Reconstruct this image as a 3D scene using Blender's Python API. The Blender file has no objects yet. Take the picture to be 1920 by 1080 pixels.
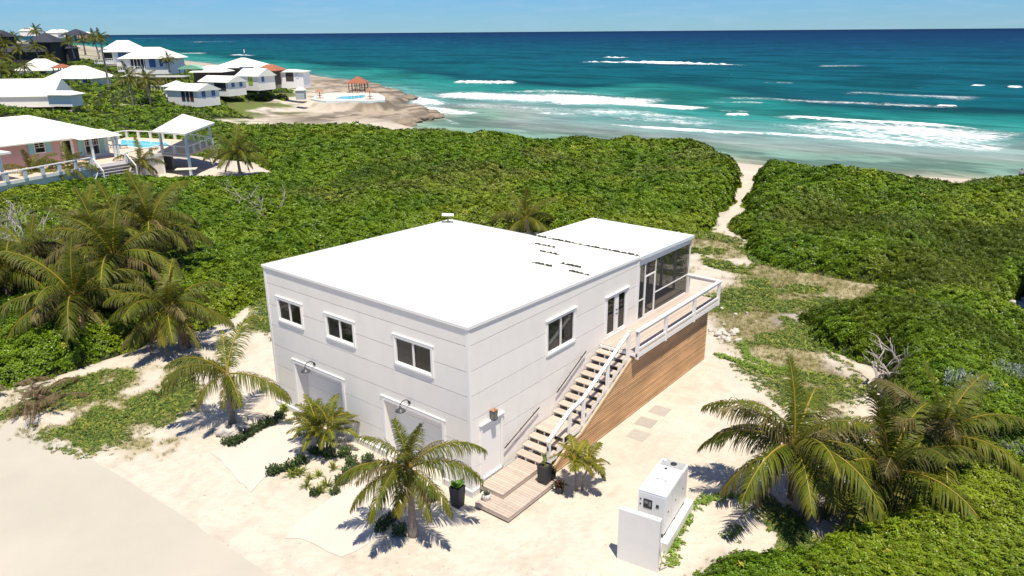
import bpy, math, random
import numpy as np
from mathutils import Vector, Matrix, Euler
R = math.radians
random.seed(7); np.random.seed(7)
scn = bpy.context.scene
# ------------------------------------------------------------------ camera
FPX, PITCH, ROLL, YAW = 1402.93, .33, -.0074, .6698
CX, CY, CZ = -16.5032*1.125, -14.8949*1.125, 15.21*1.125
_f = np.array([math.cos(YAW)*math.cos(PITCH), math.sin(YAW)*math.cos(PITCH), -math.sin(PITCH)])
_r = np.array([math.sin(YAW), -math.cos(YAW), 0.]); _u = np.cross(_r, _f)
_r2 = _r*math.cos(ROLL)+_u*math.sin(ROLL); _u2 = -_r*math.sin(ROLL)+_u*math.cos(ROLL)
cam = bpy.data.cameras.new('camera'); camo = bpy.data.objects.new('camera', cam)
scn.collection.objects.link(camo); scn.camera = camo
camo.matrix_world = Matrix(((_r2[0], _u2[0], -_f[0], CX), (_r2[1], _u2[1], -_f[1], CY), (_r2[2], _u2[2], -_f[2], CZ), (0, 0, 0, 1)))
cam.sensor_width = 36; cam.lens = 36*FPX/1920; cam.clip_start = .2; cam.clip_end = 90000
# ------------------------------------------------------------------ sky, sun, exposure
SUNV = Vector((-.20, -.28, 1)).normalized()
w = bpy.data.worlds.new('World'); scn.world = w; w.use_nodes = True
nt = w.node_tree; bg = nt.nodes['Background']
sky = nt.nodes.new('ShaderNodeTexSky'); sky.sky_type = 'NISHITA'; sky.sun_disc = False
sky.sun_elevation = math.asin(SUNV.z); sky.sun_rotation = math.atan2(SUNV.x, SUNV.y)
sky.air_density = 1.0; sky.dust_density = 0; sky.ozone_density = 3.0
bg.inputs[1].default_value = .13
tc = nt.nodes.new('ShaderNodeTexCoord')
mp = nt.nodes.new('ShaderNodeMapping'); mp.inputs['Scale'].default_value = (5, 5, 42)
ns = nt.nodes.new('ShaderNodeTexNoise'); ns.inputs['Scale'].default_value = 3.2; ns.inputs['Detail'].default_value = 7; ns.inputs['Roughness'].default_value = .6
cr = nt.nodes.new('ShaderNodeValToRGB'); cr.color_ramp.elements[0].position = .47; cr.color_ramp.elements[1].position = .74
cr.color_ramp.elements[0].color = (0, 0, 0, 1); cr.color_ramp.elements[1].color = (.42, .42, .42, 1)
tint = nt.nodes.new('ShaderNodeMixRGB'); tint.blend_type = 'MULTIPLY'; tint.inputs[0].default_value = 1; tint.inputs[2].default_value = (.215, .41, .70, 1)
mx = nt.nodes.new('ShaderNodeMixRGB'); mx.inputs[2].default_value = (2.4, 3.6, 4.9, 1)
L = nt.links.new
L(tc.outputs['Generated'], mp.inputs[0]); L(mp.outputs[0], ns.inputs['Vector']); L(ns.outputs['Fac'], cr.inputs[0])
L(sky.outputs[0], tint.inputs[1]); L(tint.outputs[0], mx.inputs[1]); L(cr.outputs[0], mx.inputs[0]); L(mx.outputs[0], bg.inputs[0])
sl = bpy.data.lights.new('sun', 'SUN'); sl.energy = 4.8; sl.angle = R(.53); sl.color = (1, .925, .79)
so = bpy.data.objects.new('sun', sl); scn.collection.objects.link(so); so.rotation_euler = SUNV.to_track_quat('Z', 'Y').to_euler(); so.location = (0, 0, 60)
scn.view_settings.view_transform = 'Standard'; scn.view_settings.look = 'None'; scn.view_settings.exposure = .36; scn.view_settings.gamma = 1
scn.view_settings.use_curve_mapping = False
scn.render.engine = 'CYCLES'; scn.cycles.max_bounces = 6; scn.cycles.transparent_max_bounces = 12; scn.cycles.diffuse_bounces = 3; scn.cycles.glossy_bounces = 2
# ------------------------------------------------------------------ placing
CAM = np.array([CX, CY, CZ]); FWD = np.array([math.cos(YAW), math.sin(YAW)])
def _ray(px, py): return _f*FPX + _r2*(px-960) + _u2*(540-py)
def gp(px, py, z=0.):                       # point at height z
    d = _ray(px, py); t = (z-CZ)/d[2]; p = CAM+d*t; return (float(p[0]), float(p[1]), float(z))
def place(px, py, dist):                    # point at a horizontal distance in front of the camera
    d = _ray(px, py); t = dist/(d[0]*FWD[0]+d[1]*FWD[1]); p = CAM+d*t; return Vector((float(p[0]), float(p[1]), float(p[2])))
RIGHTANG = math.atan2(_r[1], _r[0])          # heading of the picture's right
# ------------------------------------------------------------------ noise
_T = np.random.RandomState(11).rand(256, 256)
def vn(x, y):
    xi = np.floor(x).astype(int); yi = np.floor(y).astype(int); fx = x-xi; fy = y-yi
    fx = fx*fx*(3-2*fx); fy = fy*fy*(3-2*fy)
    a = _T[xi & 255, yi & 255]; b = _T[(xi+1) & 255, yi & 255]; c = _T[xi & 255, (yi+1) & 255]; d = _T[(xi+1) & 255, (yi+1) & 255]
    return (a*(1-fx)+b*fx)*(1-fy)+(c*(1-fx)+d*fx)*fy
def fbm(x, y, s, o=4, off=0.):
    x = np.asarray(x, float)/s+off*17.3; y = np.asarray(y, float)/s+off*9.1; v = 0; a = .5; t = 0
    for i in range(o): v = v+a*vn(x, y); t += a; a *= .5; x = x*2.03+5.1; y = y*2.03+3.7
    return v/t
def sst(a, b, x):
    t = np.clip((x-a)/(b-a), 0, 1); return t*t*(3-2*t)
def pdist(x, y, poly, closed=True):         # distance to outline, positive inside
    x = np.asarray(x, float); y = np.asarray(y, float); n = len(poly); d = np.full(x.shape, 1e18); ins = np.zeros(x.shape, bool)
    for i in range(n if closed else n-1):
        x0, y0 = poly[i][:2]; x1, y1 = poly[(i+1) % n][:2]; dx, dy = x1-x0, y1-y0
        t = np.clip(((x-x0)*dx+(y-y0)*dy)/(dx*dx+dy*dy+1e-12), 0, 1)
        d = np.minimum(d, (x-x0-t*dx)**2+(y-y0-t*dy)**2)
        if closed and y0 != y1:
            c = ((y0 > y) != (y1 > y)) & (x < (x1-x0)*(y-y0)/(y1-y0)+x0); ins ^= c
    d = np.sqrt(d); return np.where(ins, d, -d) if closed else d
# ------------------------------------------------------------------ materials
def new_mat(name):
    m = bpy.data.materials.new(name); m.use_nodes = True; return m, m.node_tree, m.node_tree.nodes['Principled BSDF']
MATS = {}
def mat(name, col, rough=.6, var=.08, scale=3., bump=.0, bscale=40., spec=.4, metal=0., stretch=None, dirt=None):
    if name in MATS: return MATS[name]
    m, t, p = new_mat(name); N = t.nodes.new; K = t.links.new
    p.inputs['Roughness'].default_value = rough; p.inputs['Specular IOR Level'].default_value = spec; p.inputs['Metallic'].default_value = metal
    tcx = N('ShaderNodeTexCoord'); mp = N('ShaderNodeMapping'); K(tcx.outputs['Object'], mp.inputs[0])
    if stretch: mp.inputs['Scale'].default_value = stretch
    n = N('ShaderNodeTexNoise'); n.inputs['Scale'].default_value = scale; n.inputs['Detail'].default_value = 6; n.inputs['Roughness'].default_value = .65
    K(mp.outputs[0], n.inputs['Vector'])
    r = N('ShaderNodeMapRange'); r.inputs[1].default_value = .25; r.inputs[2].default_value = .75; r.inputs[3].default_value = 1-var; r.inputs[4].default_value = 1+var
    K(n.outputs['Fac'], r.inputs[0])
    oi = N('ShaderNodeObjectInfo'); r2 = N('ShaderNodeMapRange'); r2.inputs[3].default_value = 1-var*.6; r2.inputs[4].default_value = 1+var*.6
    K(oi.outputs['Random'], r2.inputs[0])
    mu = N('ShaderNodeMath'); mu.operation = 'MULTIPLY'; K(r.outputs[0], mu.inputs[0]); K(r2.outputs[0], mu.inputs[1])
    v = N('ShaderNodeVectorMath'); v.operation = 'SCALE'; v.inputs[0].default_value = col; K(mu.outputs[0], v.inputs['Scale'])
    out = v.outputs[0]
    if dirt:
        n2 = N('ShaderNodeTexNoise'); n2.inputs['Scale'].default_value = dirt[1]; n2.inputs['Detail'].default_value = 5; K(mp.outputs[0], n2.inputs['Vector'])
        c2 = N('ShaderNodeMapRange'); c2.inputs[1].default_value = .5; c2.inputs[2].default_value = .75; c2.inputs[4].default_value = dirt[2]; K(n2.outputs['Fac'], c2.inputs[0])
        mm = N('ShaderNodeMixRGB'); mm.inputs[2].default_value = (*dirt[0], 1); K(c2.outputs[0], mm.inputs[0]); K(out, mm.inputs[1]); out = mm.outputs[0]
    K(out, p.inputs['Base Color'])
    if bump:
        nb = N('ShaderNodeTexNoise'); nb.inputs['Scale'].default_value = bscale; nb.inputs['Detail'].default_value = 4; K(mp.outputs[0], nb.inputs['Vector'])
        b = N('ShaderNodeBump'); b.inputs['Strength'].default_value = bump; b.inputs['Distance'].default_value = .02; K(nb.outputs['Fac'], b.inputs['Height']); K(b.outputs[0], p.inputs['Normal'])
    MATS[name] = m; return m
def attr_mat(name, rough=.45, spec=.3, trans=.25, inst=None, sheen=0):   # colour from vertex colour 'Col' (x instance tone)
    m, t, p = new_mat(name); N = t.nodes.new; K = t.links.new
    a = N('ShaderNodeAttribute'); a.attribute_name = 'Col'; col = a.outputs['Color']
    if inst:
        b = N('ShaderNodeAttribute'); b.attribute_name = inst; b.attribute_type = 'INSTANCER'
        x = N('ShaderNodeMixRGB'); x.blend_type = 'MULTIPLY'; x.inputs[0].default_value = 1; K(col, x.inputs[1]); K(b.outputs['Color'], x.inputs[2]); col = x.outputs[0]
    else:
        oi = N('ShaderNodeObjectInfo'); r2 = N('ShaderNodeMapRange'); r2.inputs[3].default_value = .78; r2.inputs[4].default_value = 1.22; K(oi.outputs['Random'], r2.inputs[0])
        v = N('ShaderNodeVectorMath'); v.operation = 'SCALE'; K(col, v.inputs[0]); K(r2.outputs[0], v.inputs['Scale']); col = v.outputs[0]
    K(col, p.inputs['Base Color']); p.inputs['Roughness'].default_value = rough; p.inputs['Specular IOR Level'].default_value = spec
    if trans:
        tr = N('ShaderNodeBsdfTranslucent'); K(col, tr.inputs[0]); ms = N('ShaderNodeMixShader'); ms.inputs[0].default_value = trans
        K(p.outputs[0], ms.inputs[1]); K(tr.outputs[0], ms.inputs[2]); K(ms.outputs[0], t.nodes['Material Output'].inputs[0])
    return m
WHITE = mat('white_siding', (.87, .825, .75), .55, .04, 1.2, .12, 25, stretch=(1, 1, .6), dirt=((.62, .58, .50), 1.1, .14))
TRIM = mat('white_trim', (.87, .84, .79), .45, .02, 3)
ROOFW = mat('white_roof_membrane', (.84, .83, .70), .6, .02, .8, .05, 8)
WROOF = mat('white_painted_roof', (.84, .83, .72), .55, .03, .6, .1, 6)
GROOVE = mat('sheathing', (.38, .37, .35), .9, .05)
INT = mat('interior_wall', (.45, .43, .4), .8, .05)
DARK = mat('dark_recess', (.03, .03, .03), .8, .1)
BLACK = mat('black_metal', (.035, .036, .038), .45, .1, spec=.5)
CHAR = mat('charcoal_planter', (.035, .037, .042), .6, .15, 6)
DECKW = mat('weathered_deck', (.50, .41, .335), .75, .16, 3, .3, 60, stretch=(1, 6, 1))
DECKX = mat('weathered_deck_long', (.50, .41, .335), .75, .16, 3, .3, 60, stretch=(.6, 6, 1))
CEDAR = mat('cedar_slat', (.62, .37, .185), .65, .34, 1.5, .2, 60, stretch=(.35, 1, 1), dirt=((.40, .22, .11), 1.0, .45))
PLINTH = mat('plinth_concrete', (.70, .68, .64), .8, .06, 2, .2, 30)
CONC = mat('driveway_concrete', (.555, .505, .435), .85, .05, .9, .15, 30, dirt=((.57, .50, .41), .6, .8))
WALLC = mat('rendered_wall', (.76, .74, .70), .8, .04, 1.5, .15, 30, dirt=((.6, .57, .52), 1.0, .3))
GENW = mat('generator_white', (.83, .83, .81), .35, .02, 3, spec=.5)
GREYP = mat('grey_print', (.42, .42, .41), .6, .2, 8)
PAVER = mat('grey_paver', (.40, .365, .31), .85, .12, 5, .4, 20)
STONE = mat('limestone', (.54, .50, .43), .9, .2, 4, .8, 9)
TRUNK = mat('palm_trunk', (.27, .225, .18), .9, .3, 6, .8, 18, stretch=(1, 1, 3))
BARKG = mat('bleached_wood', (.42, .37, .33), .9, .2, 6, .4, 20)
CLAY = mat('white_ceramic', (.72, .69, .63), .6, .08, 5)
COPPER = mat('copper', (.6, .28, .16), .4, .1, metal=.6)
BLUE = mat('blue_shutter', (.055, .15, .36), .5, .1, 3)
AQUA = mat('aqua_shutter', (.30, .58, .55), .5, .05, 3)
PINK = mat('pink_render', (.60, .37, .34), .8, .05, 2)
BEIGE = mat('beige_deck', (.62, .48, .36), .8, .1, 3)
REDR = mat('terracotta_roof', (.33, .115, .06), .8, .2, 3, .4, 6)
DKR = mat('slate_dark_roof', (.04, .043, .055), .7, .2, 2)
DKW = mat('dark_timber', (.075, .06, .052), .8, .25, 2)
PWALL = mat('pale_blue_wall', (.60, .72, .74), .6, .05, 2)
GREENC = mat('green_canvas', (.24, .50, .34), .6, .06, 2)
GREEND = mat('green_door', (.30, .42, .03), .5, .05, 2)
GREYR = mat('grey_flat_roof', (.40, .38, .36), .8, .1, 1)
TEAL = mat('teal_plastic', (.02, .13, .17), .4, .1, 4)
THATCH = mat('thatch', (.34, .19, .11), .95, .25, 9, .8, 25)
SKIN = mat('skin', (.45, .27, .19), .5, .05)
def glass(name, tintc=(.03, .035, .04), tr=.78):
    m, t, p = new_mat(name); N = t.nodes.new; K = t.links.new
    gl = N('ShaderNodeBsdfGlossy'); gl.inputs['Roughness'].default_value = .03
    ta = N('ShaderNodeBsdfTransparent'); df = N('ShaderNodeBsdfDiffuse'); df.inputs[0].default_value = (*tintc, 1)
    m1 = N('ShaderNodeMixShader'); m1.inputs[0].default_value = tr; K(df.outputs[0], m1.inputs[1]); K(ta.outputs[0], m1.inputs[2])
    fr = N('ShaderNodeFresnel'); fr.inputs[0].default_value = 1.6; m2 = N('ShaderNodeMixShader'); K(fr.outputs[0], m2.inputs[0]); K(m1.outputs[0], m2.inputs[1]); K(gl.outputs[0], m2.inputs[2])
    K(m2.outputs[0], t.nodes['Material Output'].inputs[0]); return m
GLASS = glass('window_glass'); SCREEN = glass('insect_screen', (.05, .05, .052), .42)
m, t, p = new_mat('insect_mesh'); MESHS = m
_ta = t.nodes.new('ShaderNodeBsdfTransparent'); _ms = t.nodes.new('ShaderNodeMixShader'); _ms.inputs[0].default_value = .40
p.inputs['Base Color'].default_value = (.035, .035, .035, 1); p.inputs['Specular IOR Level'].default_value = .1
t.links.new(_ta.outputs[0], _ms.inputs[1]); t.links.new(p.outputs[0], _ms.inputs[2]); t.links.new(_ms.outputs[0], t.nodes['Material Output'].inputs[0])
m, t, p = new_mat('pool_water'); POOL = m; p.inputs['Base Color'].default_value = (.16, .62, .62, 1); p.inputs['Roughness'].default_value = .08
LEAF = attr_mat('thicket_leaf', .36, .26, .12, 'tone'); COVER = attr_mat('ground_leaf', .6, .2, .15, 'tone')
FROND = attr_mat('palm_frond', .5, .2, .25); PLANT = attr_mat('plant_leaf', .45, .35, .2)
# ------------------------------------------------------------------ mesh building
COL = scn.collection
class MB:
    def __init__(s): s.v = []; s.f = []; s.c = []
    def add(s, vs, fs, c=None):
        b = len(s.v); s.v += [tuple(q) for q in vs]; s.f += [tuple(b+i for i in f) for f in fs]
        if c is not None: s.c += [c]*len(vs) if not isinstance(c, list) else c
        return s
    def box(s, x0, x1, y0, y1, z0, z1, rz=0, c=None, piv=None, M=None):
        x0, x1 = min(x0, x1), max(x0, x1); y0, y1 = min(y0, y1), max(y0, y1)
        vs = [(x0, y0, z0), (x1, y0, z0), (x1, y1, z0), (x0, y1, z0), (x0, y0, z1), (x1, y0, z1), (x1, y1, z1), (x0, y1, z1)]
        if rz:
            px, py = piv or ((x0+x1)/2, (y0+y1)/2); cs, sn = math.cos(rz), math.sin(rz)
            vs = [(px+(a-px)*cs-(b-py)*sn, py+(a-px)*sn+(b-py)*cs, q) for a, b, q in vs]
        if M: vs = [tuple(M @ Vector(q)) for q in vs]
        return s.add(vs, [(0, 3, 2, 1), (4, 5, 6, 7), (0, 1, 5, 4), (1, 2, 6, 5), (2, 3, 7, 6), (3, 0, 4, 7)], c)
    def prism(s, pts, off):                  # polygon pts (3d) extruded by vector
        n = len(pts); o = Vector(off); P = [Vector(q) for q in pts]
        return s.add(P+[q+o for q in P], [tuple(range(n))[::-1], tuple(range(n, 2*n))]+[(i, (i+1) % n, n+(i+1) % n, n+i) for i in range(n)])
    def tube(s, pts, rad, n=8, cap=True, c=None, sq=None):
        P = [Vector(q) for q in pts]; rad = rad if isinstance(rad, (list, tuple)) else [rad]*len(P); vs = []
        ref = Vector((0, 0, 1)) if abs((P[-1]-P[0]).normalized().z) < .9 else Vector((1, 0, 0))
        for i, q in enumerate(P):
            d = (P[min(i+1, len(P)-1)]-P[max(i-1, 0)]).normalized(); a = d.cross(ref).normalized(); b = a.cross(d).normalized()
            for k in range(n):
                an = 2*math.pi*(k+.5)/n; vs.append(q+a*math.cos(an)*rad[i]+b*math.sin(an)*rad[i]*(sq or 1))
        fs = [(i*n+k, i*n+(k+1) % n, (i+1)*n+(k+1) % n, (i+1)*n+k) for i in range(len(P)-1) for k in range(n)]
        if cap: fs += [tuple(range(n))[::-1], tuple(range((len(P)-1)*n, len(P)*n))]
        return s.add(vs, fs, c)
    def lathe(s, prof, n=16, cx=0, cy=0):
        vs = [(cx+r*math.cos(2*math.pi*k/n), cy+r*math.sin(2*math.pi*k/n), z) for r, z in prof for k in range(n)]
        fs = [(i*n+k, i*n+(k+1) % n, (i+1)*n+(k+1) % n, (i+1)*n+k) for i in range(len(prof)-1) for k in range(n)]
        fs += [tuple(range(n))[::-1], tuple(range((len(prof)-1)*n, len(prof)*n))]
        return s.add(vs, fs)
    def blob(s, c, r, seed=0, n=3, rough=.25, sq=1.):
        import bmesh
        bm = bmesh.new(); bmesh.ops.create_icosphere(bm, subdivisions=n, radius=1); rs = np.random.RandomState(seed); o = rs.rand(3)*50
        vs = []
        for v in bm.verts:
            q = v.co.copy(); k = 1+rough*2*(float(fbm(np.array([q.x*1.6+o[0]]), np.array([q.y*1.6+q.z*2.1+o[1]]), 1., 3)[0])-.5)
            vs.append((c[0]+q.x*r*k, c[1]+q.y*r*k, c[2]+q.z*r*k*sq))
        s.add(vs, [tuple(v.index for v in f.verts) for f in bm.faces]); bm.free(); return s
    def mesh(s, name, m, smooth=False):
        me = bpy.data.meshes.new(name); me.from_pydata(s.v, [], s.f); me.materials.append(m)
        if s.c and len(s.c) == len(s.v):
            ca = me.color_attributes.new('Col', 'FLOAT_COLOR', 'POINT'); a = np.ones((len(s.v), 4)); a[:, :3] = np.array(s.c); ca.data.foreach_set('color', a.ravel())
        if smooth: me.shade_smooth()
        me.update(); return me
    def build(s, name, m, parent=None, smooth=False, bevel=0):
        o = bpy.data.objects.new(name, s.mesh(name, m, smooth)); COL.objects.link(o)
        if parent: o.parent = parent
        if bevel: b = o.modifiers.new('bevel', 'BEVEL'); b.width = bevel; b.segments = 2; b.limit_method = 'ANGLE'
        return o
def tag(o, label, cat, group=None, kind=None):
    if label: o['label'] = label
    if cat: o['category'] = cat
    if group: o['group'] = group
    if kind: o['kind'] = kind
    return o
def thing(name, label, cat, loc=(0, 0, 0), rz=0, group=None):
    o = bpy.data.objects.new(name, None); COL.objects.link(o); o.location = loc; o.rotation_euler = (0, 0, rz); o.empty_display_size = .3
    return tag(o, label, cat, group)
def inst(name, me, parent=None, loc=(0, 0, 0), rot=(0, 0, 0), sc=1):
    o = bpy.data.objects.new(name, me); COL.objects.link(o); o.parent = parent; o.location = loc; o.rotation_euler = rot
    o.scale = sc if isinstance(sc, (tuple, list)) else (sc, sc, sc); return o
def copy_tree(o, parent=None):
    c = o.copy(); COL.objects.link(c); c.parent = parent
    for ch in list(o.children): copy_tree(ch, c)
    return c
# ------------------------------------------------------------------ terrain
COAST = [(300, -3000), (150, -400), (112, -80), (100, -9), (93, 15), (92.5, 31), (91, 55), (92, 80), (95.6, 103), (105, 108), (115, 112.5), (121, 118), (126, 128), (128, 138), (140, 147), (149, 155.5), (158, 166),
         (166, 183), (178, 199), (192, 241), (216, 298), (303, 575), (640, 1514), (1600, 4760), (3000, 9000), (-9000, 9000), (-9000, -3000)]
CTRL = [(60, 375, 72), (230, 345, 79), (357, 349, 84), (180, 190, 150), (60, 195, 140), (135, 168, 190), (60, 150, 210), (225, 150, 200), (275, 130, 228), (355, 192, 166), (440, 170, 180), (540, 157, 200),
        (620, 187, 186), (670, 178, 200), (480, 200, 160), (700, 200, 175), (600, 225, 155), (575, 243, 141), (430, 215, 150), (800, 215, 165), (100, 82, 330), (140, 82, 310), (30, 105, 260), (60, 115, 235),
        (205, 98, 300), (180, 84, 450), (0, 76, 600), (330, 150, 190), (165, 70, 1100), (750, 200, 175)]
_cp = [place(*c) for c in CTRL]; _cx = [p.x for p in _cp]; _cy = [p.y for p in _cp]; _cz = [p.z for p in _cp]
for gx in range(-60, 100, 14):
    for gy in range(-100, 66, 14): _cx.append(gx); _cy.append(gy); _cz.append(0. if gx < 60 else -.7*(gx-60)/30)
for a_, b_, c_ in ((170, 183, -1.2), (182, 203, -1.2), (190, 243, -1), (160, 175, -1), (140, 155, -1.1), (120, 125, -1.3), (108, 118, -1.2), (98, 125, -.9), (88, 118, -.9), (80, 114, -.9), (165, 200, -.6), (175, 230, 0)): _cx.append(a_); _cy.append(b_); _cz.append(c_)
_cx += [-80, -60, -100]; _cy += [60, 120, 200]; _cz += [1, 3, 8]
_cx = np.array(_cx, float); _cy = np.array(_cy, float); _cz = np.array(_cz, float)
def Hland(x, y):
    num = 0; den = 0
    for a, b, c in zip(_cx, _cy, _cz):
        wt = 1/((x-a)**2+(y-b)**2+25)**1.9; num = num+wt*c; den = den+wt
    h = num/den; flat = sst(28, 52, np.hypot(x-6, y-4)); return h*flat
_pp = place(655, 196, 178); POOLZ = _pp.z+.3
POOLT = [gp(a, b, POOLZ)[:2] for a, b in ((583, 186), (600, 189), (612, 190), (650, 189), (690, 190), (722, 188), (721, 182), (708, 175), (690, 174), (650, 173), (612, 174), (590, 180))]
def rockmask(x, y, d):
    e = sst(85, 112, y+.45*(x-100))*sst(300, 220, y); return e*sst(34, 14, np.abs(d)+16*(fbm(x, y, 18, 3, 2)-.5))
def terrain(x, y, full=False):
    x = np.asarray(x, float); y = np.asarray(y, float); d = pdist(x, y, COAST)
    rk = rockmask(x, y, d); h = Hland(x, y)
    pm = sst(85, 112, y+.45*(x-100))*sst(300, 220, y)*sst(48, 26, d); h = h*(1-pm)+(-.75+.026*np.clip(d, 0, 60))*pm
    h = h+(fbm(x, y, 9, 4, 1)-.5)*.35*sst(16, 30, np.hypot(x-5, y-2))
    slope = .085+rk*.6; up = -2.06+np.maximum(d, 0)*slope
    hi = np.minimum(up, h) if True else h
    k = .6; hh = -np.log(np.exp(-up/k*1.)+np.exp(-h/k*1.))*k if False else hi
    hh = hh+rk*(fbm(x, y, 4, 5, 3)-.45)*1.0*sst(0, 3, d)
    tq = sst(3, 0, -pdist(x, y, POOLT)); hh = hh*(1-tq)+(POOLZ-.3)*tq
    z = np.where(d > 0, hh, -2.06+np.maximum(d, -90)*.06)
    return (z, d, rk) if full else z
def tz(x, y): return float(terrain(np.array([x]), np.array([y]))[0])
# ground colour regions (world outlines)
def gpoly(pts, z=0.): return [gp(a, b, z)[:2] for a, b in pts]
G_LEFT = gpoly([(10, 785), (60, 803), (120, 830), (215, 835), (260, 812), (330, 770), (372, 715), (352, 670), (240, 680), (120, 720), (0, 745)])
G_DRY = gpoly([(215, 835), (260, 860), (330, 835), (400, 790), (410, 735), (365, 725), (300, 790)])
G_RIGHT = gpoly([(1230, 540), (1225, 470), (1300, 425), (1430, 480), (1545, 505), (1700, 550), (1640, 610), (1530, 600), (1560, 660), (1650, 715), (1540, 770), (1450, 720), (1400, 665), (1340, 640), (1330, 560), (1300, 520)])
G_GEN = gpoly([(1255, 1080), (1290, 1010), (1370, 960), (1400, 880), (1470, 870), (1560, 900), (1600, 1080)])
G_BACK = gpoly([(400, 520), (560, 470), (700, 440), (900, 400), (960, 420), (700, 560), (515, 640), (470, 600)])
G_RFAR = gpoly([(1400, 505), (1545, 498), (1780, 540), (1740, 625), (1560, 612), (1440, 575)])
B1 = [(40, 11.4), (43, 10.6), (48, 11.5), (54, 12.6), (62, 15.0), (72, 18.9), (79, 22.0), (83, 28), (84, 40), (83.5, 55), (84, 70), (85, 84), (80, 95), (73, 103), (71, 112), (73, 130), (78, 145), (90, 149), (104, 152), (112, 160), (125, 185),
      (150, 240), (180, 330), (60, 420), (-120, 300), (-80, 120), (-50, 40), (-30, 25.5), (-8, 25.5), (-4.7, 25), (.5, 25.2), (3, 24.4), (5.1, 25.4), (8.7, 26.5), (13, 28.5), (17, 31.8), (22, 31), (28, 28.5), (32, 25.5), (35, 20), (37, 14)]
B2 = [(45.7, 8), (54, 10.3), (62, 12.7), (71, 16.1), *[gp(a_, b_, .5)[:2] for a_, b_ in ((1445, 318), (1520, 322), (1600, 327), (1700, 334), (1800, 341), (1925, 350))], (82, -35), (88, -70), (60, -80), (20, -70), (-20, -50), (-8, -14), (-.5, -9.6), (2.5, -10.2), (5, -11.6), (7.5, -12.6), (11, -11.5), (17.4, -11), (21.2, -10), (24.5, -6.3),
      (26.8, -4.2), (29, -6.5), (32, -8.6), (35, -8.6), (36.6, -7), (36.8, -1.9), (37.4, 2.6), (39, 4.8), (43, 6.5)]
CLEAR1 = [(-20, 72), (8, 70), (20, 69.5), (25, 65.5), (31, 62.5), (37, 65), (40, 74), (36, 92), (10, 100), (-20, 95)]
clear_spots = []                                # (x, y, r) yards round the far houses
def bushmask(x, y):
    n = (fbm(x, y, 3.2, 3, 5)-.5)*2.6
    m = np.maximum(pdist(x, y, B1), pdist(x, y, B2))+n
    c = -pdist(x, y, CLEAR1)+n*.4; m = np.minimum(m, c)
    for a, b, r in clear_spots: m = np.minimum(m, np.hypot(x-a, y-b)-r+n*.5)
    return m
HUMP = gp(1235, 275, 1.)[:2]
def canopy(x, y):                               # canopy height above sea of the thicket, and the inside distance
    m = bushmask(x, y); d = np.hypot(x-CX, y-CY)
    h = 1.75-.75*sst(95, 160, d)-.35*sst(66, 80, x)
    prof = np.sqrt(np.clip(1-(1-np.clip(m/1.8, 0, 1))**2, 0, 1))
    lum = (fbm(x, y, 7.0, 2, 6)-.5)*2.9+(fbm(x, y, 2.3, 3, 7)-.5)*1.3
    dune = 2.3*np.exp(-((x-HUMP[0])**2+(y-HUMP[1])**2*.45)/60.)+.35*sst(40, 60, x)*sst(76, 66, x)
    low = np.maximum(sst(42, 16, np.hypot(x-76, y-122)), sst(22, 11, np.hypot((x-12)*.5, y-64))); h = h*(1-.62*low); dune = dune*(1-low)
    return terrain(x, y)+prof*np.maximum(h+lum*(.55+.45*sst(160, 80, d))*(1-.6*low)+dune, .25), m
# far buildings register their yards before the thicket is grown
FAR = dict(cot=place(355, 193, 166), blue=place(137, 175, 188), blu2=place(275, 131, 226), blu3=place(222, 114, 240), lodge=place(450, 142, 205), cot2=place(420, 172, 180), cot3=place(478, 163, 186), long=place(545, 158, 198),
           long0=place(40, 190, 140), hip3=place(65, 143, 215), pool=place(655, 190, 190), perg=place(303, 165, 185), yard=place(355, 153, 195), palmyard=place(225, 185, 158))
for k, r in dict(cot=5, blue=8, blu2=9, blu3=8, lodge=11, cot2=4.5, cot3=4.5, long=6, long0=10, hip3=9, pool=20, perg=9, yard=11, palmyard=7).items(): clear_spots.append((FAR[k].x+FWD[0]*3, FAR[k].y+FWD[1]*3, r*.72))
for k in ((480, 215, 150), (560, 150, 215), (390, 150, 200), (600, 165, 205), (630, 160, 225)):
    q = place(*k); clear_spots.append((q.x, q.y, 9))
q = gp(1915, 590, 0); clear_spots.append((q[0], q[1]-1.5, 4.2))
q = gp(590, 460, 0); clear_spots.append((q[0], q[1], 1.5))
def axis(segs):
    out = []
    for a, b, s in segs: out += list(np.arange(a, b, s))
    return np.array(out+[segs[-1][1]])
gx = axis([(-4000, -400, 400), (-400, -60, 40), (-60, -15, 3), (-15, 34, .25), (34, 62, .6), (62, 200, 1.1), (200, 400, 5), (400, 1000, 40), (1000, 9000, 500)])
gy = axis([(-4000, -400, 400), (-400, -60, 30), (-60, -20, 3), (-20, 36, .25), (36, 60, .8), (60, 215, 1.2), (215, 400, 5), (400, 1600, 50), (1600, 9000, 500)])
X, Y = np.meshgrid(gx, gy); Z, D, RK = terrain(X, Y, True)
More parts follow.
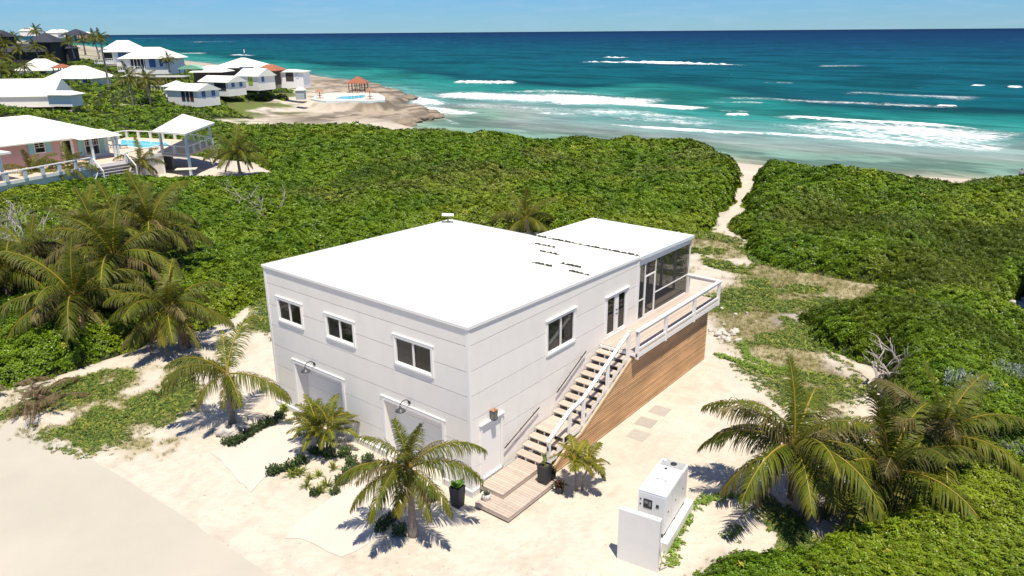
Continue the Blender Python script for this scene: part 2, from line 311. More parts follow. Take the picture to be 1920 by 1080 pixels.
def gridmesh(name, X, Y, Z, keep=None):
    ny, nx = X.shape; idx = np.arange(nx*ny).reshape(ny, nx)
    q = np.stack([idx[:-1, :-1], idx[:-1, 1:], idx[1:, 1:], idx[1:, :-1]], -1).reshape(-1, 4)
    V = np.stack([X, Y, Z], -1).reshape(-1, 3)
    if keep is not None:
        k = keep.ravel()[q].any(1); q = q[k]; used = np.unique(q); rm = np.full(nx*ny, -1); rm[used] = np.arange(len(used)); q = rm[q]; V = V[used]
    else: used = None
    me = bpy.data.meshes.new(name); me.vertices.add(len(V)); me.vertices.foreach_set('co', V.ravel())
    me.loops.add(q.size); me.loops.foreach_set('vertex_index', q.ravel().astype(np.int32)); me.polygons.add(len(q))
    me.polygons.foreach_set('loop_start', np.arange(0, q.size, 4, dtype=np.int32)); me.polygons.foreach_set('loop_total', np.full(len(q), 4, np.int32))
    me.update(calc_edges=True); me.validate(); me.shade_smooth(); return me, used
def setcol(me, C, name='Col'):
    ca = me.color_attributes.new(name, 'FLOAT_COLOR', 'POINT'); a = np.ones((len(me.vertices), 4), np.float32); a[:, :3] = C.reshape(-1, 3); ca.data.foreach_set('color', a.ravel())
def lerp(C, c, w): w = np.clip(w, 0, 1)[..., None]; return C*(1-w)+np.array(c)*w
def cover(x, y):                                # green, dry, dirt weights 0..1
    n1 = fbm(x, y, 2.4, 5, 8); n2 = fbm(x, y, 1.3, 4, 9); n3 = fbm(x, y, 4.5, 4, 10)
    def reg(P, s=1.2): return sst(-s*.5, s, pdist(x, y, P)+(n3-.5)*5.5+(n1-.5)*2)
    gl, gd, gr, gg, gb, gf = reg(G_LEFT), reg(G_DRY), reg(G_RIGHT, 2), reg(G_GEN), reg(G_BACK), reg(G_RFAR, 2)
    green = gl*sst(.44, .54, n1)+gg*sst(.46, .55, n1)+gb*sst(.4, .5, n1)+gr*sst(.46, .54, n1)
    dry = gl*sst(.36, .46, n1)*.9+gd*sst(.5, .57, n2)+gr*sst(.44, .54, n3)*.9+gg*sst(.47, .56, n3)*.6+gb*sst(.35, .5, n3)
    dirt = gr*sst(.52, .6, fbm(x, y, 3.1, 4, 12))*.9+gf*.6*sst(.42, .55, n2)+gb*.4
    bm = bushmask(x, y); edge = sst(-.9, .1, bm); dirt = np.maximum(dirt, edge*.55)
    return np.clip(green, 0, 1), np.clip(dry, 0, 1), np.clip(dirt, 0, 1), bm
GRN, DRY, DIRT, BM = cover(X, Y)
big = fbm(X, Y, 6, 4, 14)
C = np.ones(X.shape+(3,))*np.array([.585, .515, .42])*(.93+.14*big[..., None])
tire = sst(.35, .1, np.abs(pdist(X, Y, gpoly([(110, 850), (310, 958), (500, 1078)]), False)-.0)); C = lerp(C, (.45, .42, .37), tire*.45*sst(.35, .6, fbm(X, Y, 1.2, 3, 22)))
for off_, am_ in ((.8, .16), (1.25, .12), (2.3, .14), (2.75, .1), (4.1, .10), (5.6, .08)):
    tl = np.abs(np.abs(pdist(X, Y, [(-7.3, 26), (-7.0, 18), (-6.7, 12), (-6.4, 7), (-6.2, 3), (-6.3, -3), (-6.8, -12)], False)+(fbm(X, Y, 5, 3, 60)-.5)*1.1)-off_); C = lerp(C, (.45, .40, .32), sst(.20, .05, tl)*am_*1.6*sst(.35, .6, fbm(X, Y, 2.2, 3, 61)))
C = lerp(C, (.42, .36, .28), sst(.60, .72, fbm(X, Y, .8, 5, 62))*.35); C = lerp(C, (.50, .44, .35), sst(.5, .66, fbm(X, Y, 3.4, 5, 63))*.45)
C = lerp(C, (.195, .16, .13), DIRT*.88); C = lerp(C, (.29, .25, .10), DRY*.75); C = lerp(C, (.125, .15, .03), GRN*.9)
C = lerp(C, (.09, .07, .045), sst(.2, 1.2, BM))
far = sst(120, 150, np.hypot(X-CX, Y-CY)); C = lerp(C, (.13, .16, .04), far*sst(.5, .58, fbm(X, Y, 12, 4, 20))*sst(14, 30, D)*(1-RK))
C = lerp(C, (.36, .29, .21), RK*.9); C = lerp(C, (.13, .11, .09), RK*sst(.50, .58, fbm(X*.6, Y*1.4, 5, 6, 16))*.85); C = lerp(C, (.12, .10, .07), sst(85, 112, Y+.45*(X-100))*sst(300, 220, Y)*sst(0, 3, D)*sst(60, 40, D)*sst(.56, .62, fbm(X, Y, 3, 5, 18))*.6); C = lerp(C, (.10, .085, .065), RK*sst(4, .2, D)*.8)
bch = sst(12, 2, D)*(1-RK)*sst(-1, 1, D); C = lerp(C, (.50, .42, .33), bch*.6)
FARHILL = sst(250, 420, np.hypot(X-CX, Y-CY)); C = lerp(C, (.30, .26, .18), FARHILL*.5)
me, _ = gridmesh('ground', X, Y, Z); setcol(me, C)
m, t, p = new_mat('ground_sand'); N = t.nodes.new; K = t.links.new
a = N('ShaderNodeAttribute'); a.attribute_name = 'Col'; tcx = N('ShaderNodeTexCoord')
n = N('ShaderNodeTexNoise'); n.inputs['Scale'].default_value = 1.7; n.inputs['Detail'].default_value = 9; n.inputs['Roughness'].default_value = .7; K(tcx.outputs['Object'], n.inputs['Vector'])
r = N('ShaderNodeMapRange'); r.inputs[1].default_value = .3; r.inputs[2].default_value = .7; r.inputs[3].default_value = .88; r.inputs[4].default_value = 1.1; K(n.outputs['Fac'], r.inputs[0])
n2 = N('ShaderNodeTexNoise'); n2.inputs['Scale'].default_value = 7; n2.inputs['Detail'].default_value = 6; K(tcx.outputs['Object'], n2.inputs['Vector'])
r2 = N('ShaderNodeMapRange'); r2.inputs[1].default_value = .63; r2.inputs[2].default_value = .74; r2.inputs[3].default_value = 1; r2.inputs[4].default_value = .62; K(n2.outputs['Fac'], r2.inputs[0])
mu = N('ShaderNodeMath'); mu.operation = 'MULTIPLY'; K(r.outputs[0], mu.inputs[0]); K(r2.outputs[0], mu.inputs[1])
v = N('ShaderNodeVectorMath'); v.operation = 'SCALE'; K(a.outputs['Color'], v.inputs[0]); K(mu.outputs[0], v.inputs['Scale']); K(v.outputs[0], p.inputs['Base Color'])
p.inputs['Roughness'].default_value = .95; p.inputs['Specular IOR Level'].default_value = .1
nb = N('ShaderNodeTexNoise'); nb.inputs['Scale'].default_value = 3.5; nb.inputs['Detail'].default_value = 8; K(tcx.outputs['Object'], nb.inputs['Vector'])
b = N('ShaderNodeBump'); b.inputs['Strength'].default_value = .55; b.inputs['Distance'].default_value = .12; K(nb.outputs['Fac'], b.inputs['Height']); K(b.outputs[0], p.inputs['Normal'])
SAND = m; me.materials.append(m)
go = bpy.data.objects.new('ground', me); COL.objects.link(go); go['kind'] = 'structure'
# ------------------------------------------------------------------ sea
yaws = np.concatenate([np.linspace(-75, -36, 30), np.linspace(-35.5, 37, 620), np.linspace(38, 95, 40)])
yaws = np.radians(yaws)+YAW
dist = np.concatenate([np.linspace(60, 88, 12), 19.2*FPX/np.arange(310, 40, -.5), 19.2*FPX/np.arange(40, 8, -.4), np.geomspace(3500, 60000, 26)])
DD, AA = np.meshgrid(dist, yaws, indexing='ij'); WX = CX+DD*np.cos(AA); WY = CY+DD*np.sin(AA)
S = -pdist(WX, WY, COAST)
F = np.zeros(WX.shape); RZ = np.zeros(WX.shape)
def foamline(pts, wn, wo, st, rise=0., wob=2.5, z=-2):
    # pts px; wn width towards shore, wo width to sea (m)
    P = [gp(a, b, z)[:2] for a, b in pts]
    d = np.full(WX.shape, 1e9); side = np.zeros(WX.shape); tt = np.zeros(WX.shape)
    for i in range(len(P)-1):
        x0, y0 = P[i]; x1, y1 = P[i+1]; dx, dy = x1-x0, y1-y0; l = math.hypot(dx, dy)
        tq = ((WX-x0)*dx+(WY-y0)*dy)/(l*l); tcl = np.clip(tq, 0, 1); dd = np.hypot(WX-x0-tcl*dx, WY-y0-tcl*dy)
        sd = ((WX-x0)*dy-(WY-y0)*dx)/l; u = dd < d; d = np.where(u, dd, d); side = np.where(u, sd, side); tt = np.where(u, (i+tcl)/(len(P)-1), tt)
    dm = math.hypot(P[0][0]-CX, P[0][1]-CY); d = d+(fbm(WX, WY, max(9, dm*.07), 5, 30)-.5)*wob*2*max(1, dm/200)
    end = sst(0, .22, tt)*sst(1, .78, tt)*.9+.1; rise = rise*.62
    w1 = np.where(side > 0, wo, wn)          # right of the line (walking left to right in the picture) is shoreward
    f = np.clip(1-np.maximum(d, 0)/w1, 0, 1)**.7*st*end
    return f, np.clip(1-np.maximum(d, 0)/2.6, 0, 1)*rise*end
def addfoam(*a, **k):
    global F, RZ
    f, z = foamline(*a, **k); F = np.maximum(F, f); RZ = np.maximum(RZ, z)
addfoam([(1070, 119), (1120, 116), (1200, 117), (1290, 120), (1360, 122), (1435, 124)], 12, 7, 1.0, 1.7, wob=1.5)
addfoam([(1130, 107), (1180, 109)], 8, 8, .9, 1.3, wob=1.5)
addfoam([(838, 154), (880, 155), (930, 157), (990, 158)], 5, 4, 1.0, 1.5, wob=1.2)
addfoam([(765, 176), (850, 178), (950, 183), (1030, 186), (1120, 187), (1200, 191), (1270, 194)], 22, 15, 1.0, .9, wob=4)
addfoam([(1000, 190), (1120, 194), (1270, 199), (1330, 204)], 9, 8, 1.0, .8, wob=2)
addfoam([(1355, 213), (1410, 214)], 4, 3, 1.0, .9, wob=1); addfoam([(1425, 216), (1515, 219), (1600, 224), (1700, 230), (1920, 246)], 5, 4, 1.0, .8, wob=1.2)
addfoam([(1500, 222), (1650, 240), (1800, 255), (1930, 268)], 24, 24, .72, 0, wob=5)
addfoam([(1380, 228), (1600, 252), (1800, 272), (1930, 284)], 12, 10, .60, 0, wob=4)
addfoam([(1070, 227), (1200, 236), (1365, 246), (1450, 249), (1560, 257), (1700, 268), (1930, 290)], 1.3, 4.5, .85, .12, wob=1.0)
addfoam([(1120, 218), (1260, 228), (1365, 236)], 7, 9, .5, 0, wob=3)
addfoam([(1520, 124), (1640, 124)], 14, 14, .55, 0); addfoam([(1420, 156), (1500, 158)], 4, 4, .7, .6); addfoam([(1820, 161), (1850, 162)], 4, 4, .9, .6); addfoam([(1885, 165), (1920, 166)], 4, 4, .95, .7)
addfoam([(1752, 197), (1800, 199)], 3, 3, 1, .8, wob=.6); addfoam([(1560, 172), (1700, 180), (1890, 188)], 8, 12, .52, 0, wob=5); addfoam([(1030, 178), (1250, 184)], 4, 12, .45, 0, wob=5)
addfoam([(770, 196), (840, 208), (905, 215)], 6, 10, .75, .2, wob=3); addfoam([(760, 178), (800, 188), (830, 200)], 5, 8, .95, .5, wob=2); addfoam([(815, 216), (870, 236)], 1, 3, .45, 0, wob=1)
addfoam([(430, 103), (482, 104)], 12, 8, .9, 1.2); addfoam([(335, 79), (430, 78), (520, 78)], 26, 26, .55, .6, wob=12); addfoam([(340, 99), (395, 101)], 12, 12, .55, 0, wob=6); addfoam([(225, 73), (350, 71)], 60, 60, .4, 0, wob=14)
addfoam([(780, 190), (1000, 202), (1200, 214), (1400, 236)], 11, 14, .56, 0, wob=5); addfoam([(1280, 184), (1450, 186), (1600, 190), (1900, 206)], 9, 12, .55, 0, wob=6); addfoam([(900, 170), (1200, 176)], 8, 10, .48, 0, wob=5)
addfoam([(1320, 190), (1450, 196)], 5, 5, .5, .3); addfoam([(1340, 204), (1420, 209)], 2, 3, .5, 0); addfoam([(1000, 210), (1090, 214)], 3, 3, .6, .1); addfoam([(700, 163), (745, 165)], 4, 6, .6, .3)
CF = np.clip(1-np.maximum(S, 0)/3.2, 0, 1)*.42*sst(80, 118, WY+.4*(WX-100)); F = np.maximum(F, CF)
swell = (np.sin((S+14*fbm(WX, WY, 60, 3, 31))/7.2)*.34)*sst(8, 60, S)*sst(900, 300, DD)
WZ = -2.0+RZ+swell+.1*F*(fbm(WX, WY, 2, 3, 33)-.5)
keys = [(-5, (.36, .32, .24)), (1, (.24, .29, .21)), (6, (.17, .29, .23)), (13, (.16, .25, .20)), (20, (.22, .27, .24)), (30, (.19, .28, .26)), (44, (.11, .26, .24)), (60, (.035, .215, .19)), (85, (.014, .165, .15)), (105, (.005, .058, .075)), (130, (.005, .088, .108)),
        (200, (.005, .082, .112)), (330, (.005, .078, .116)), (520, (.005, .066, .115)), (900, (.005, .048, .100)), (1800, (.005, .033, .088)), (6000, (.004, .022, .066)), (60000, (.004, .018, .055))]
SH = S+45*sst(112, 150, WY); sw = SH*(1+.35*(fbm(WX, WY, 45, 4, 35)-.5))+8*(fbm(WX, WY, 12, 3, 36)-.5)
WC = np.stack([np.interp(sw, [k[0] for k in keys], [k[1][i] for k in keys]) for i in range(3)], -1)
pt = sst(.5, .66, fbm(WX*1.0, WY*.35, 14, 5, 37)); WC = WC*(1-.33*(pt*sst(5, 40, S)*sst(3000, 300, S))[..., None])
reef = sst(.5, .6, fbm(WX*1.2, WY*.5, 5, 5, 38))*sst(26, 12, S); WC = WC*(1-.35*reef[..., None])
lace = sst(20, 60, S); 
keep = S > -4
me, used = gridmesh('sea', WX, WY, WZ, keep); setcol(me, WC.reshape(-1, 3)[used])
fa = me.attributes.new('foam', 'FLOAT', 'POINT'); fa.data.foreach_set('value', F.ravel()[used].astype(np.float32))
so_ = me.attributes.new('off', 'FLOAT', 'POINT'); so_.data.foreach_set('value', S.ravel()[used].astype(np.float32))
m, t, p = new_mat('sea_water'); N = t.nodes.new; K = t.links.new
a = N('ShaderNodeAttribute'); a.attribute_name = 'Col'; fo = N('ShaderNodeAttribute'); fo.attribute_name = 'foam'
tcx = N('ShaderNodeTexCoord'); mp = N('ShaderNodeMapping'); mp.inputs['Scale'].default_value = (1, .28, 1); mp.inputs['Rotation'].default_value = (0, 0, R(-6)); K(tcx.outputs['Object'], mp.inputs[0])
def nz(sc, det, src, ro=.6):
    q = N('ShaderNodeTexNoise'); q.inputs['Scale'].default_value = sc; q.inputs['Detail'].default_value = det; q.inputs['Roughness'].default_value = ro; K(src, q.inputs['Vector']); return q.outputs['Fac']
def mr(src, a0, a1, b0, b1):
    q = N('ShaderNodeMapRange'); q.inputs[1].default_value = a0; q.inputs[2].default_value = a1; q.inputs[3].default_value = b0; q.inputs[4].default_value = b1; K(src, q.inputs[0]); return q.outputs[0]
def ma(op, x, y=None, z=None):
    q = N('ShaderNodeMath'); q.operation = op
    for i, s in enumerate((x, y, z)):
        if s is None: continue
        if isinstance(s, (int, float)): q.inputs[i].default_value = s
        else: K(s, q.inputs[i])
    return q.outputs[0]
w1 = nz(.35, 8, mp.outputs[0], .62); w2 = nz(.05, 8, mp.outputs[0], .6); w3 = nz(1.6, 5, mp.outputs[0])
tone = ma('MULTIPLY', mr(w1, .3, .7, .70, 1.30), mr(w2, .3, .7, .82, 1.18))
v = N('ShaderNodeVectorMath'); v.operation = 'SCALE'; K(a.outputs['Color'], v.inputs[0]); K(tone, v.inputs['Scale'])
# foam: lacy where thin, solid where thick; scattered whitecaps further out
lc = nz(.45, 9, mp.outputs[0], .72); vo = N('ShaderNodeTexVoronoi'); vo.feature = 'DISTANCE_TO_EDGE'; vo.inputs['Scale'].default_value = .8
mv = N('ShaderNodeMixRGB'); mv.inputs[0].default_value = .35; nn = N('ShaderNodeTexNoise'); nn.inputs['Scale'].default_value = .8; nn.inputs['Detail'].default_value = 4; K(mp.outputs[0], nn.inputs['Vector'])
vm = N('ShaderNodeVectorMath'); vm.operation = 'SCALE'; vm.inputs['Scale'].default_value = 3.; K(nn.outputs['Color'], vm.inputs[0]); va = N('ShaderNodeVectorMath'); K(mp.outputs[0], va.inputs[0]); K(vm.outputs[0], va.inputs[1]); K(va.outputs[0], vo.inputs['Vector'])
net = mr(vo.outputs['Distance'], 0, .22, 1, 0)
pat = ma('ADD', ma('MULTIPLY', lc, .75), ma('MULTIPLY', net, .35))
fm = ma('ADD', fo.outputs['Fac'], pat)
foamv = mr(fm, .97, 1.30, 0, 1)
cap = ma('MULTIPLY', mr(nz(.16, 8, mp.outputs[0], .75), .68, .72, 0, 1), .75)
of = N('ShaderNodeAttribute'); of.attribute_name = 'off'
cap = ma('MULTIPLY', cap, mr(of.outputs['Fac'], 60, 160, 0, 1))
foamv = ma('MAXIMUM', foamv, cap)
mm = N('ShaderNodeMixRGB'); K(foamv, mm.inputs[0]); K(v.outputs[0], mm.inputs[1]); mm.inputs[2].default_value = (.86, .87, .86, 1); K(mm.outputs[0], p.inputs['Base Color'])
K(mr(foamv, 0, 1, .35, .9), p.inputs['Roughness']); p.inputs['Specular IOR Level'].default_value = .0
gls = N('ShaderNodeBsdfGlossy'); gls.inputs['Roughness'].default_value = .22; msx = N('ShaderNodeMixShader'); K(mr(foamv, 0, 1, .05, 0), msx.inputs[0]); K(p.outputs[0], msx.inputs[1]); K(gls.outputs[0], msx.inputs[2]); K(msx.outputs[0], t.nodes['Material Output'].inputs[0])
b = N('ShaderNodeBump'); b.inputs['Strength'].default_value = .9; b.inputs['Distance'].default_value = .35
K(ma('ADD', w1, ma('ADD', ma('MULTIPLY', w3, .25), ma('MULTIPLY', lc, ma('MULTIPLY', foamv, .6)))), b.inputs['Height']); K(b.outputs[0], p.inputs['Normal']); K(b.outputs[0], gls.inputs['Normal'])
me.materials.append(m); o = bpy.data.objects.new('sea', me); COL.objects.link(o); o['kind'] = 'structure'
# ------------------------------------------------------------------ road and driveways
def sheet(name, pts, z, m, z0=None, parent=None):
    mb = MB(); n = len(pts); mb.v = [(x, y, z) for x, y in pts]+[(x, y, z-.25) for x, y in pts]
    mb.f = [tuple(range(n)), tuple(range(n, 2*n))[::-1]]+[(i, n+i, n+(i+1) % n, (i+1) % n) for i in range(n)]
    o = mb.build(name, m, parent); return o
ROADM = mat('packed_road', (.475, .435, .355), .9, .045, .35, .25, 12, dirt=((.55, .49, .395), .16, .7))
d1 = gpoly([(569, 764), (636, 784), (640, 792), (600, 822), (545, 860), (505, 887), (470, 925), (395, 850), (460, 826)])
d1[0] = (-.02, 10.8); d1[1] = (-.02, 7.45); d1[2] = (-.3, 7.3)
d2 = gpoly([(700, 896), (560, 975), (535, 1010), (640, 1045), (720, 1000), (765, 960), (830, 925)])
d2[0] = (-.02, 4.75); d2[6] = (-.02, 1.46)
def smooth_sheet(name, pts, z, m, amp=.22, ws=2.):
    # rounded, slightly wavy outline
    P = []
    n = len(pts)
    for i in range(n):
        a, b = Vector(pts[i]), Vector(pts[(i+1) % n]); k = max(1, int((b-a).length/.5))
        for j in range(k):
            q = a.lerp(b, j/k); wv = (float(fbm(np.array([q.x*ws]), np.array([q.y*ws]), 1., 3)[0])-.5)*amp*2 if j else 0; P.append((q.x+wv, q.y+wv))
    if sum(P[i][0]*P[(i+1) % len(P)][1]-P[(i+1) % len(P)][0]*P[i][1] for i in range(len(P))) < 0: P = P[::-1]
    o = sheet(name, P, z, m); o['kind'] = 'structure'; return o
smooth_sheet('road', [(-70, 30.3), (-22, 26.6), (-8.9, 23.2), (-8.05, 18), (-7.75, 12), (-7.55, 7), (-7.5, 3), (-7.7, -2), (-8.2, -10), (-12, -30), (-70, -30)], .016, ROADM, .12, .5)
smooth_sheet('driveway', d1, .03, CONC, .30, 1.2); smooth_sheet('driveway', d2, .03, CONC, .30, 1.2)
# ------------------------------------------------------------------ HOUSE
HL, HW, PX1, PV = 12.58, 12.43, 18.37, 6.40
def ztop(x, y=0): return 7.09-.0276*x+.0033*y
house = thing('house', 'white two storey house with flat white roof, garage doors and screened porch', 'house')
def cells(a0, a1, z0, z1, ops):
    A = sorted({a0, a1, *[min(max(o[0], a0), a1) for o in ops], *[min(max(o[1], a0), a1) for o in ops]}); Zs = sorted({z0, z1, *[min(max(o[2], z0), z1) for o in ops], *[min(max(o[3], z0), z1) for o in ops]})
    out = []
    for j in range(len(Zs)-1):
        run = None
        for i in range(len(A)-1):
            ca, cz = (A[i]+A[i+1])/2, (Zs[j]+Zs[j+1])/2; hole = any(o[0] < ca < o[1] and o[2] < cz < o[3] for o in ops)
            if not hole: run = [A[i], A[i+1]] if run is None else [run[0], A[i+1]]
            if hole and run: out.append((*run, Zs[j], Zs[j+1])); run = None
        if run: out.append((*run, Zs[j], Zs[j+1]))
    return out
LINES = [.30, 1.18, 2.20, 3.23, 4.25, 5.27, 6.30, None]
W1, W2, W3 = (9.89, 11.60, 4.67, 5.69), (6.39, 8.15, 4.70, 5.68), (1.88, 3.88, 4.64, 5.76)
GA, GB = (7.45, 10.8, .0, 2.70), (1.46, 4.75, .0, 2.70)
WR, FD, GD = (4.93, 6.95, 4.28, 5.69), (9.62, 11.50, 3.36, 5.39), (.66, 1.80, .47, 2.72)
def face(axis_, a0, a1, ops, pos, out):     # axis_ 'x': wall at X=pos runs along Y; 'y': wall at Y=pos runs along X; out = outward sign
    for i in range(7):
        zl, zh = LINES[i]+.012, (LINES[i+1]-.012 if LINES[i+1] else None)
        zh_ = zh if zh else 9
        cl_ = cells(a0+.06, a1-.06, zl, zh_, ops); gid = list(range(len(cl_)))
        for _ in range(4):
            for p_ in range(len(cl_)):
                for q_ in range(len(cl_)):
                    A1, A2 = cl_[p_], cl_[q_]
                    if p_ != q_ and (abs(A1[3]-A2[2]) < 1e-6 or abs(A1[2]-A2[3]) < 1e-6) and min(A1[1], A2[1])-max(A1[0], A2[0]) > .01: gid[p_] = gid[q_] = min(gid[p_], gid[q_])
        groups = {g_: MB() for g_ in sorted(set(gid))}
        for c, g_ in zip(cl_, gid):
            mb = groups[g_]
            top = c[3]
            def T(a): return (ztop(0, a) if axis_ == 'x' and pos < 1 else ztop(HL, a) if axis_ == 'x' else ztop(a, pos))-.1 if top == 9 else top
            d0, d1_ = (pos, pos-out*.04)
            if axis_ == 'x': P = [(d0, c[0], c[2]), (d0, c[1], c[2]), (d0, c[1], T(c[1])), (d0, c[0], T(c[0]))]; off = (d1_-d0, 0, 0)
            else: P = [(c[0], d0, c[2]), (c[1], d0, c[2]), (c[1], d0, T(c[1])), (c[0], d0, T(c[0]))]; off = (0, d1_-d0, 0)
            mb.prism(P, off)
        for mb in groups.values(): mb.build('siding_board', WHITE, house)
    mb = MB()
    for c in cells(a0+.045, a1-.045, .05, 6.6, ops):
        if axis_ == 'x': mb.box(pos-out*.045, pos-out*.16, c[0], c[1], c[2], c[3])
        else: mb.box(c[0], c[1], pos-out*.045, pos-out*.16, c[2], c[3])
    mb.build('wall', GROOVE, house)
face('x', 0, HW, [W1, W2, W3, GA, GB], 0, -1); face('y', 0, HL, [WR, FD, GD], 0, -1); face('y', 0, HL, [], HW, 1); face('x', 0, HW, [(1.2, 4, 3.35, 5.5)], HL, 1)
MB().box(.2, HL-.2, .2, HW-.2, 3.1, 3.28).build('floor_slab', INT, house)
MB().box(.17, .2, .2, HW-.2, 3.3, 4.2).build('interior_lining', INT, house)
for (x, y) in ((0, 0), (0, HW), (HL, HW), (HL, 0)):
    sx = -.018 if x == 0 else .018; sy = -.018 if y == 0 else .018
    mb = MB(); mb.box(x+sx, x+sx+(.13 if x == 0 else -.13), y+sy, y+sy+(.13 if y == 0 else -.13), .3, ztop(x, y)-.1); mb.build('corner_trim', TRIM, house)
# plinth
mb = MB(); e = .12
for c in cells(-e, HW+e, -.3, .28, [(GA[0], GA[1], -1, 1), (GB[0], GB[1], -1, 1)]): mb.box(-e, .04, c[0], c[1], c[2], c[3])
mb.box(.04, HL+e, -e, .04, -.3, .28); mb.box(.04, HL+e, HW-.04, HW+e, -.3, .28); mb.box(HL-.04, HL+e, .04, HW-.04, -.3, .28); mb.build('plinth', PLINTH, house)
# roof
o_ = .03
def roofpoly(pts, th, lift=0): return [(x, y, ztop(x, y)+lift) for x, y in pts]
MB().prism(roofpoly([(-o_, -o_), (HL, -o_), (HL, HW+o_), (-o_, HW+o_)], 0, -.1), (0, 0, .1)).build('roof', ROOFW, house)
mb = MB()
for a, b in (((-o_-.025, -o_-.025), (HL, -o_-.025)), ((-o_-.025, HW+o_+.025), (HL, HW+o_+.025)), ((-o_-.025, -o_), (-o_-.025, HW+o_)), ((HL+.03, PV), (HL+.03, HW+o_))):
    P = [(a[0], a[1], ztop(*a)-.11), (b[0], b[1], ztop(*b)-.11), (b[0], b[1], ztop(*b)+.012), (a[0], a[1], ztop(*a)+.012)]
    mb.prism(P, (0, .03, 0) if abs(b[0]-a[0]) > 1 else (.03, 0, 0))
mb.build('roof_edge', TRIM, house)
mb = MB()
for a, b in (((-.03, -.03), (HL, -.03)), ((-.03, -.02), (-.03, HW+.02))):
    P = [(a[0], a[1], ztop(*a)-.135), (b[0], b[1], ztop(*b)-.135), (b[0], b[1], ztop(*b)-.112), (a[0], a[1], ztop(*a)-.112)]
    mb.prism(P, (0, .02, 0) if abs(b[0]-a[0]) > 1 else (.02, 0, 0))
mb.build('drip_flashing', mat('grey_flashing', (.34, .33, .31), .5, .1), house)
def strip(x0, y0, y1, z, name='vent_strip'):
    mb = MB(); n = max(3, int(abs(y1-y0)/.11)); mb.prism([(x0-.025, y0, ztop(x0, y0)), (x0-.025, y1, ztop(x0, y1)), (x0-.025, y1, ztop(x0, y1)+.03), (x0-.025, y0, ztop(x0, y0)+.03)], (.05, 0, 0))
    for i in range(n):
        if random.random() < .25: continue
        y = y0+(y1-y0)*i/n; xx = x0+.02*((i % 2)*2-1)
        mb.box(xx-.045, xx+.045, y, y-.085, ztop(x0, y)+.0, ztop(x0, y)+.055+.03*random.random())
    mb.build(name, BLACK, house)
for x, ya, yb in ((11.27, 5.3, 4.08), (10.25, 4.25, 3.1), (8.34, 3.35, 2.2), (9.07, 2.24, 1.08), (8.3, 1.21, .13)): strip(x, ya, yb, 0)
strip(HL+.05, 6.5, .0, 0, 'roof_seam')
# windows
def win(axis_, a0, a1, z0, z1, cap, name='window', door=False, split=.47):
    W = MB()
    def bx(mb, p0, p1, q0, q1, zz0, zz1):     # p along wall, q outwards(+)
        if axis_ == 'x': mb.box(-q0, -q1, p0, p1, zz0, zz1)
        else: mb.box(p0, p1, -q0, -q1, zz0, zz1)
    # casing proud of the boards
    c = .09
    bx(W, a0-c, a0, .0, .045, z0-(c if not door else 0), z1+c); bx(W, a1, a1+c, .0, .045, z0-(c if not door else 0), z1+c)
    bx(W, a0, a1, .0, .045, z1, z1+c)
    if not door: bx(W, a0, a1, .0, .06, z0-c, z0)
    bx(W, a0-c-.04, a1+c+.04, .0, .09 if cap else .055, z1+c, z1+c+.035)
    o = W.build(name, TRIM, house)
    Fm = MB(); t_ = .055
    bx(Fm, a0, a0+t_, -.10, .02, z0, z1); bx(Fm, a1-t_, a1, -.10, .02, z0, z1); bx(Fm, a0+t_, a1-t_, -.10, .02, z0, z0+t_); bx(Fm, a0+t_, a1-t_, -.10, .02, z1-t_, z1)
    mid = a0+(a1-a0)*split if axis_ == 'y' else a1-(a1-a0)*split
    hw = .035 if not door else .17
    bx(Fm, mid-hw, mid+hw, -.09, .01, z0+t_, z1-t_)
    if door: bx(Fm, a0+t_, mid-hw, -.09, .0, z0+t_, z0+.2); bx(Fm, mid+hw, a1-t_, -.09, .0, z0+t_, z0+.2); bx(Fm, a0+t_, a0+.14, -.09, .0, z0+.2, z1-t_); bx(Fm, a1-.14, a1-t_, -.09, .0, z0+.2, z1-t_)
    Fm.build('frame', TRIM, o)
    lo, hi = (a0+t_, mid-hw), (mid+hw, a1-t_)
    scr, cl = (lo, hi) if axis_ == 'y' else (hi, lo)
    for k, (p0, p1) in enumerate((scr, cl)):
        g = MB(); bx(g, p0, p1, -.05, -.045, z0+t_, z1-t_); g.build('pane', GLASS if (door or k) else SCREEN, o)
    return o
o = win('x', *W1, False, split=.5); o = win('x', *W2, False, split=.5); w3o = win('x', *W3, False, split=.5); win('y', *WR, True, split=.5)
# items in the third window: pale blind above and things on the sill
MB().box(.13, .15, 1.95, 3.8, 5.3, 5.72).build('blind', mat('linen', (.5, .44, .38), .9), w3o)
mb = MB()
for k in range(7): y = 2.0+.24*k+random.random()*.1; r_ = .03+.03*random.random(); MB().lathe([(r_*.6, 4.70), (r_, 4.74), (r_*1.1, 4.80+.06*random.random()), (r_*.5, 4.86)], 8, .16, y).build('sill_item', CLAY, w3o, True)
fd = win('y', *FD, True, 'french_door', True, .5)
mid = (FD[0]+FD[1])/2
for s_ in (-1, 1):
    for zz in (4.42, 4.62): MB().lathe([(.02, 0), (.035, .01), (.03, .03)], 8).build('handle', BLACK, fd).matrix_local = Matrix.Translation((mid+.05*s_, .0, zz)) @ Matrix.Rotation(R(90), 4, 'X')
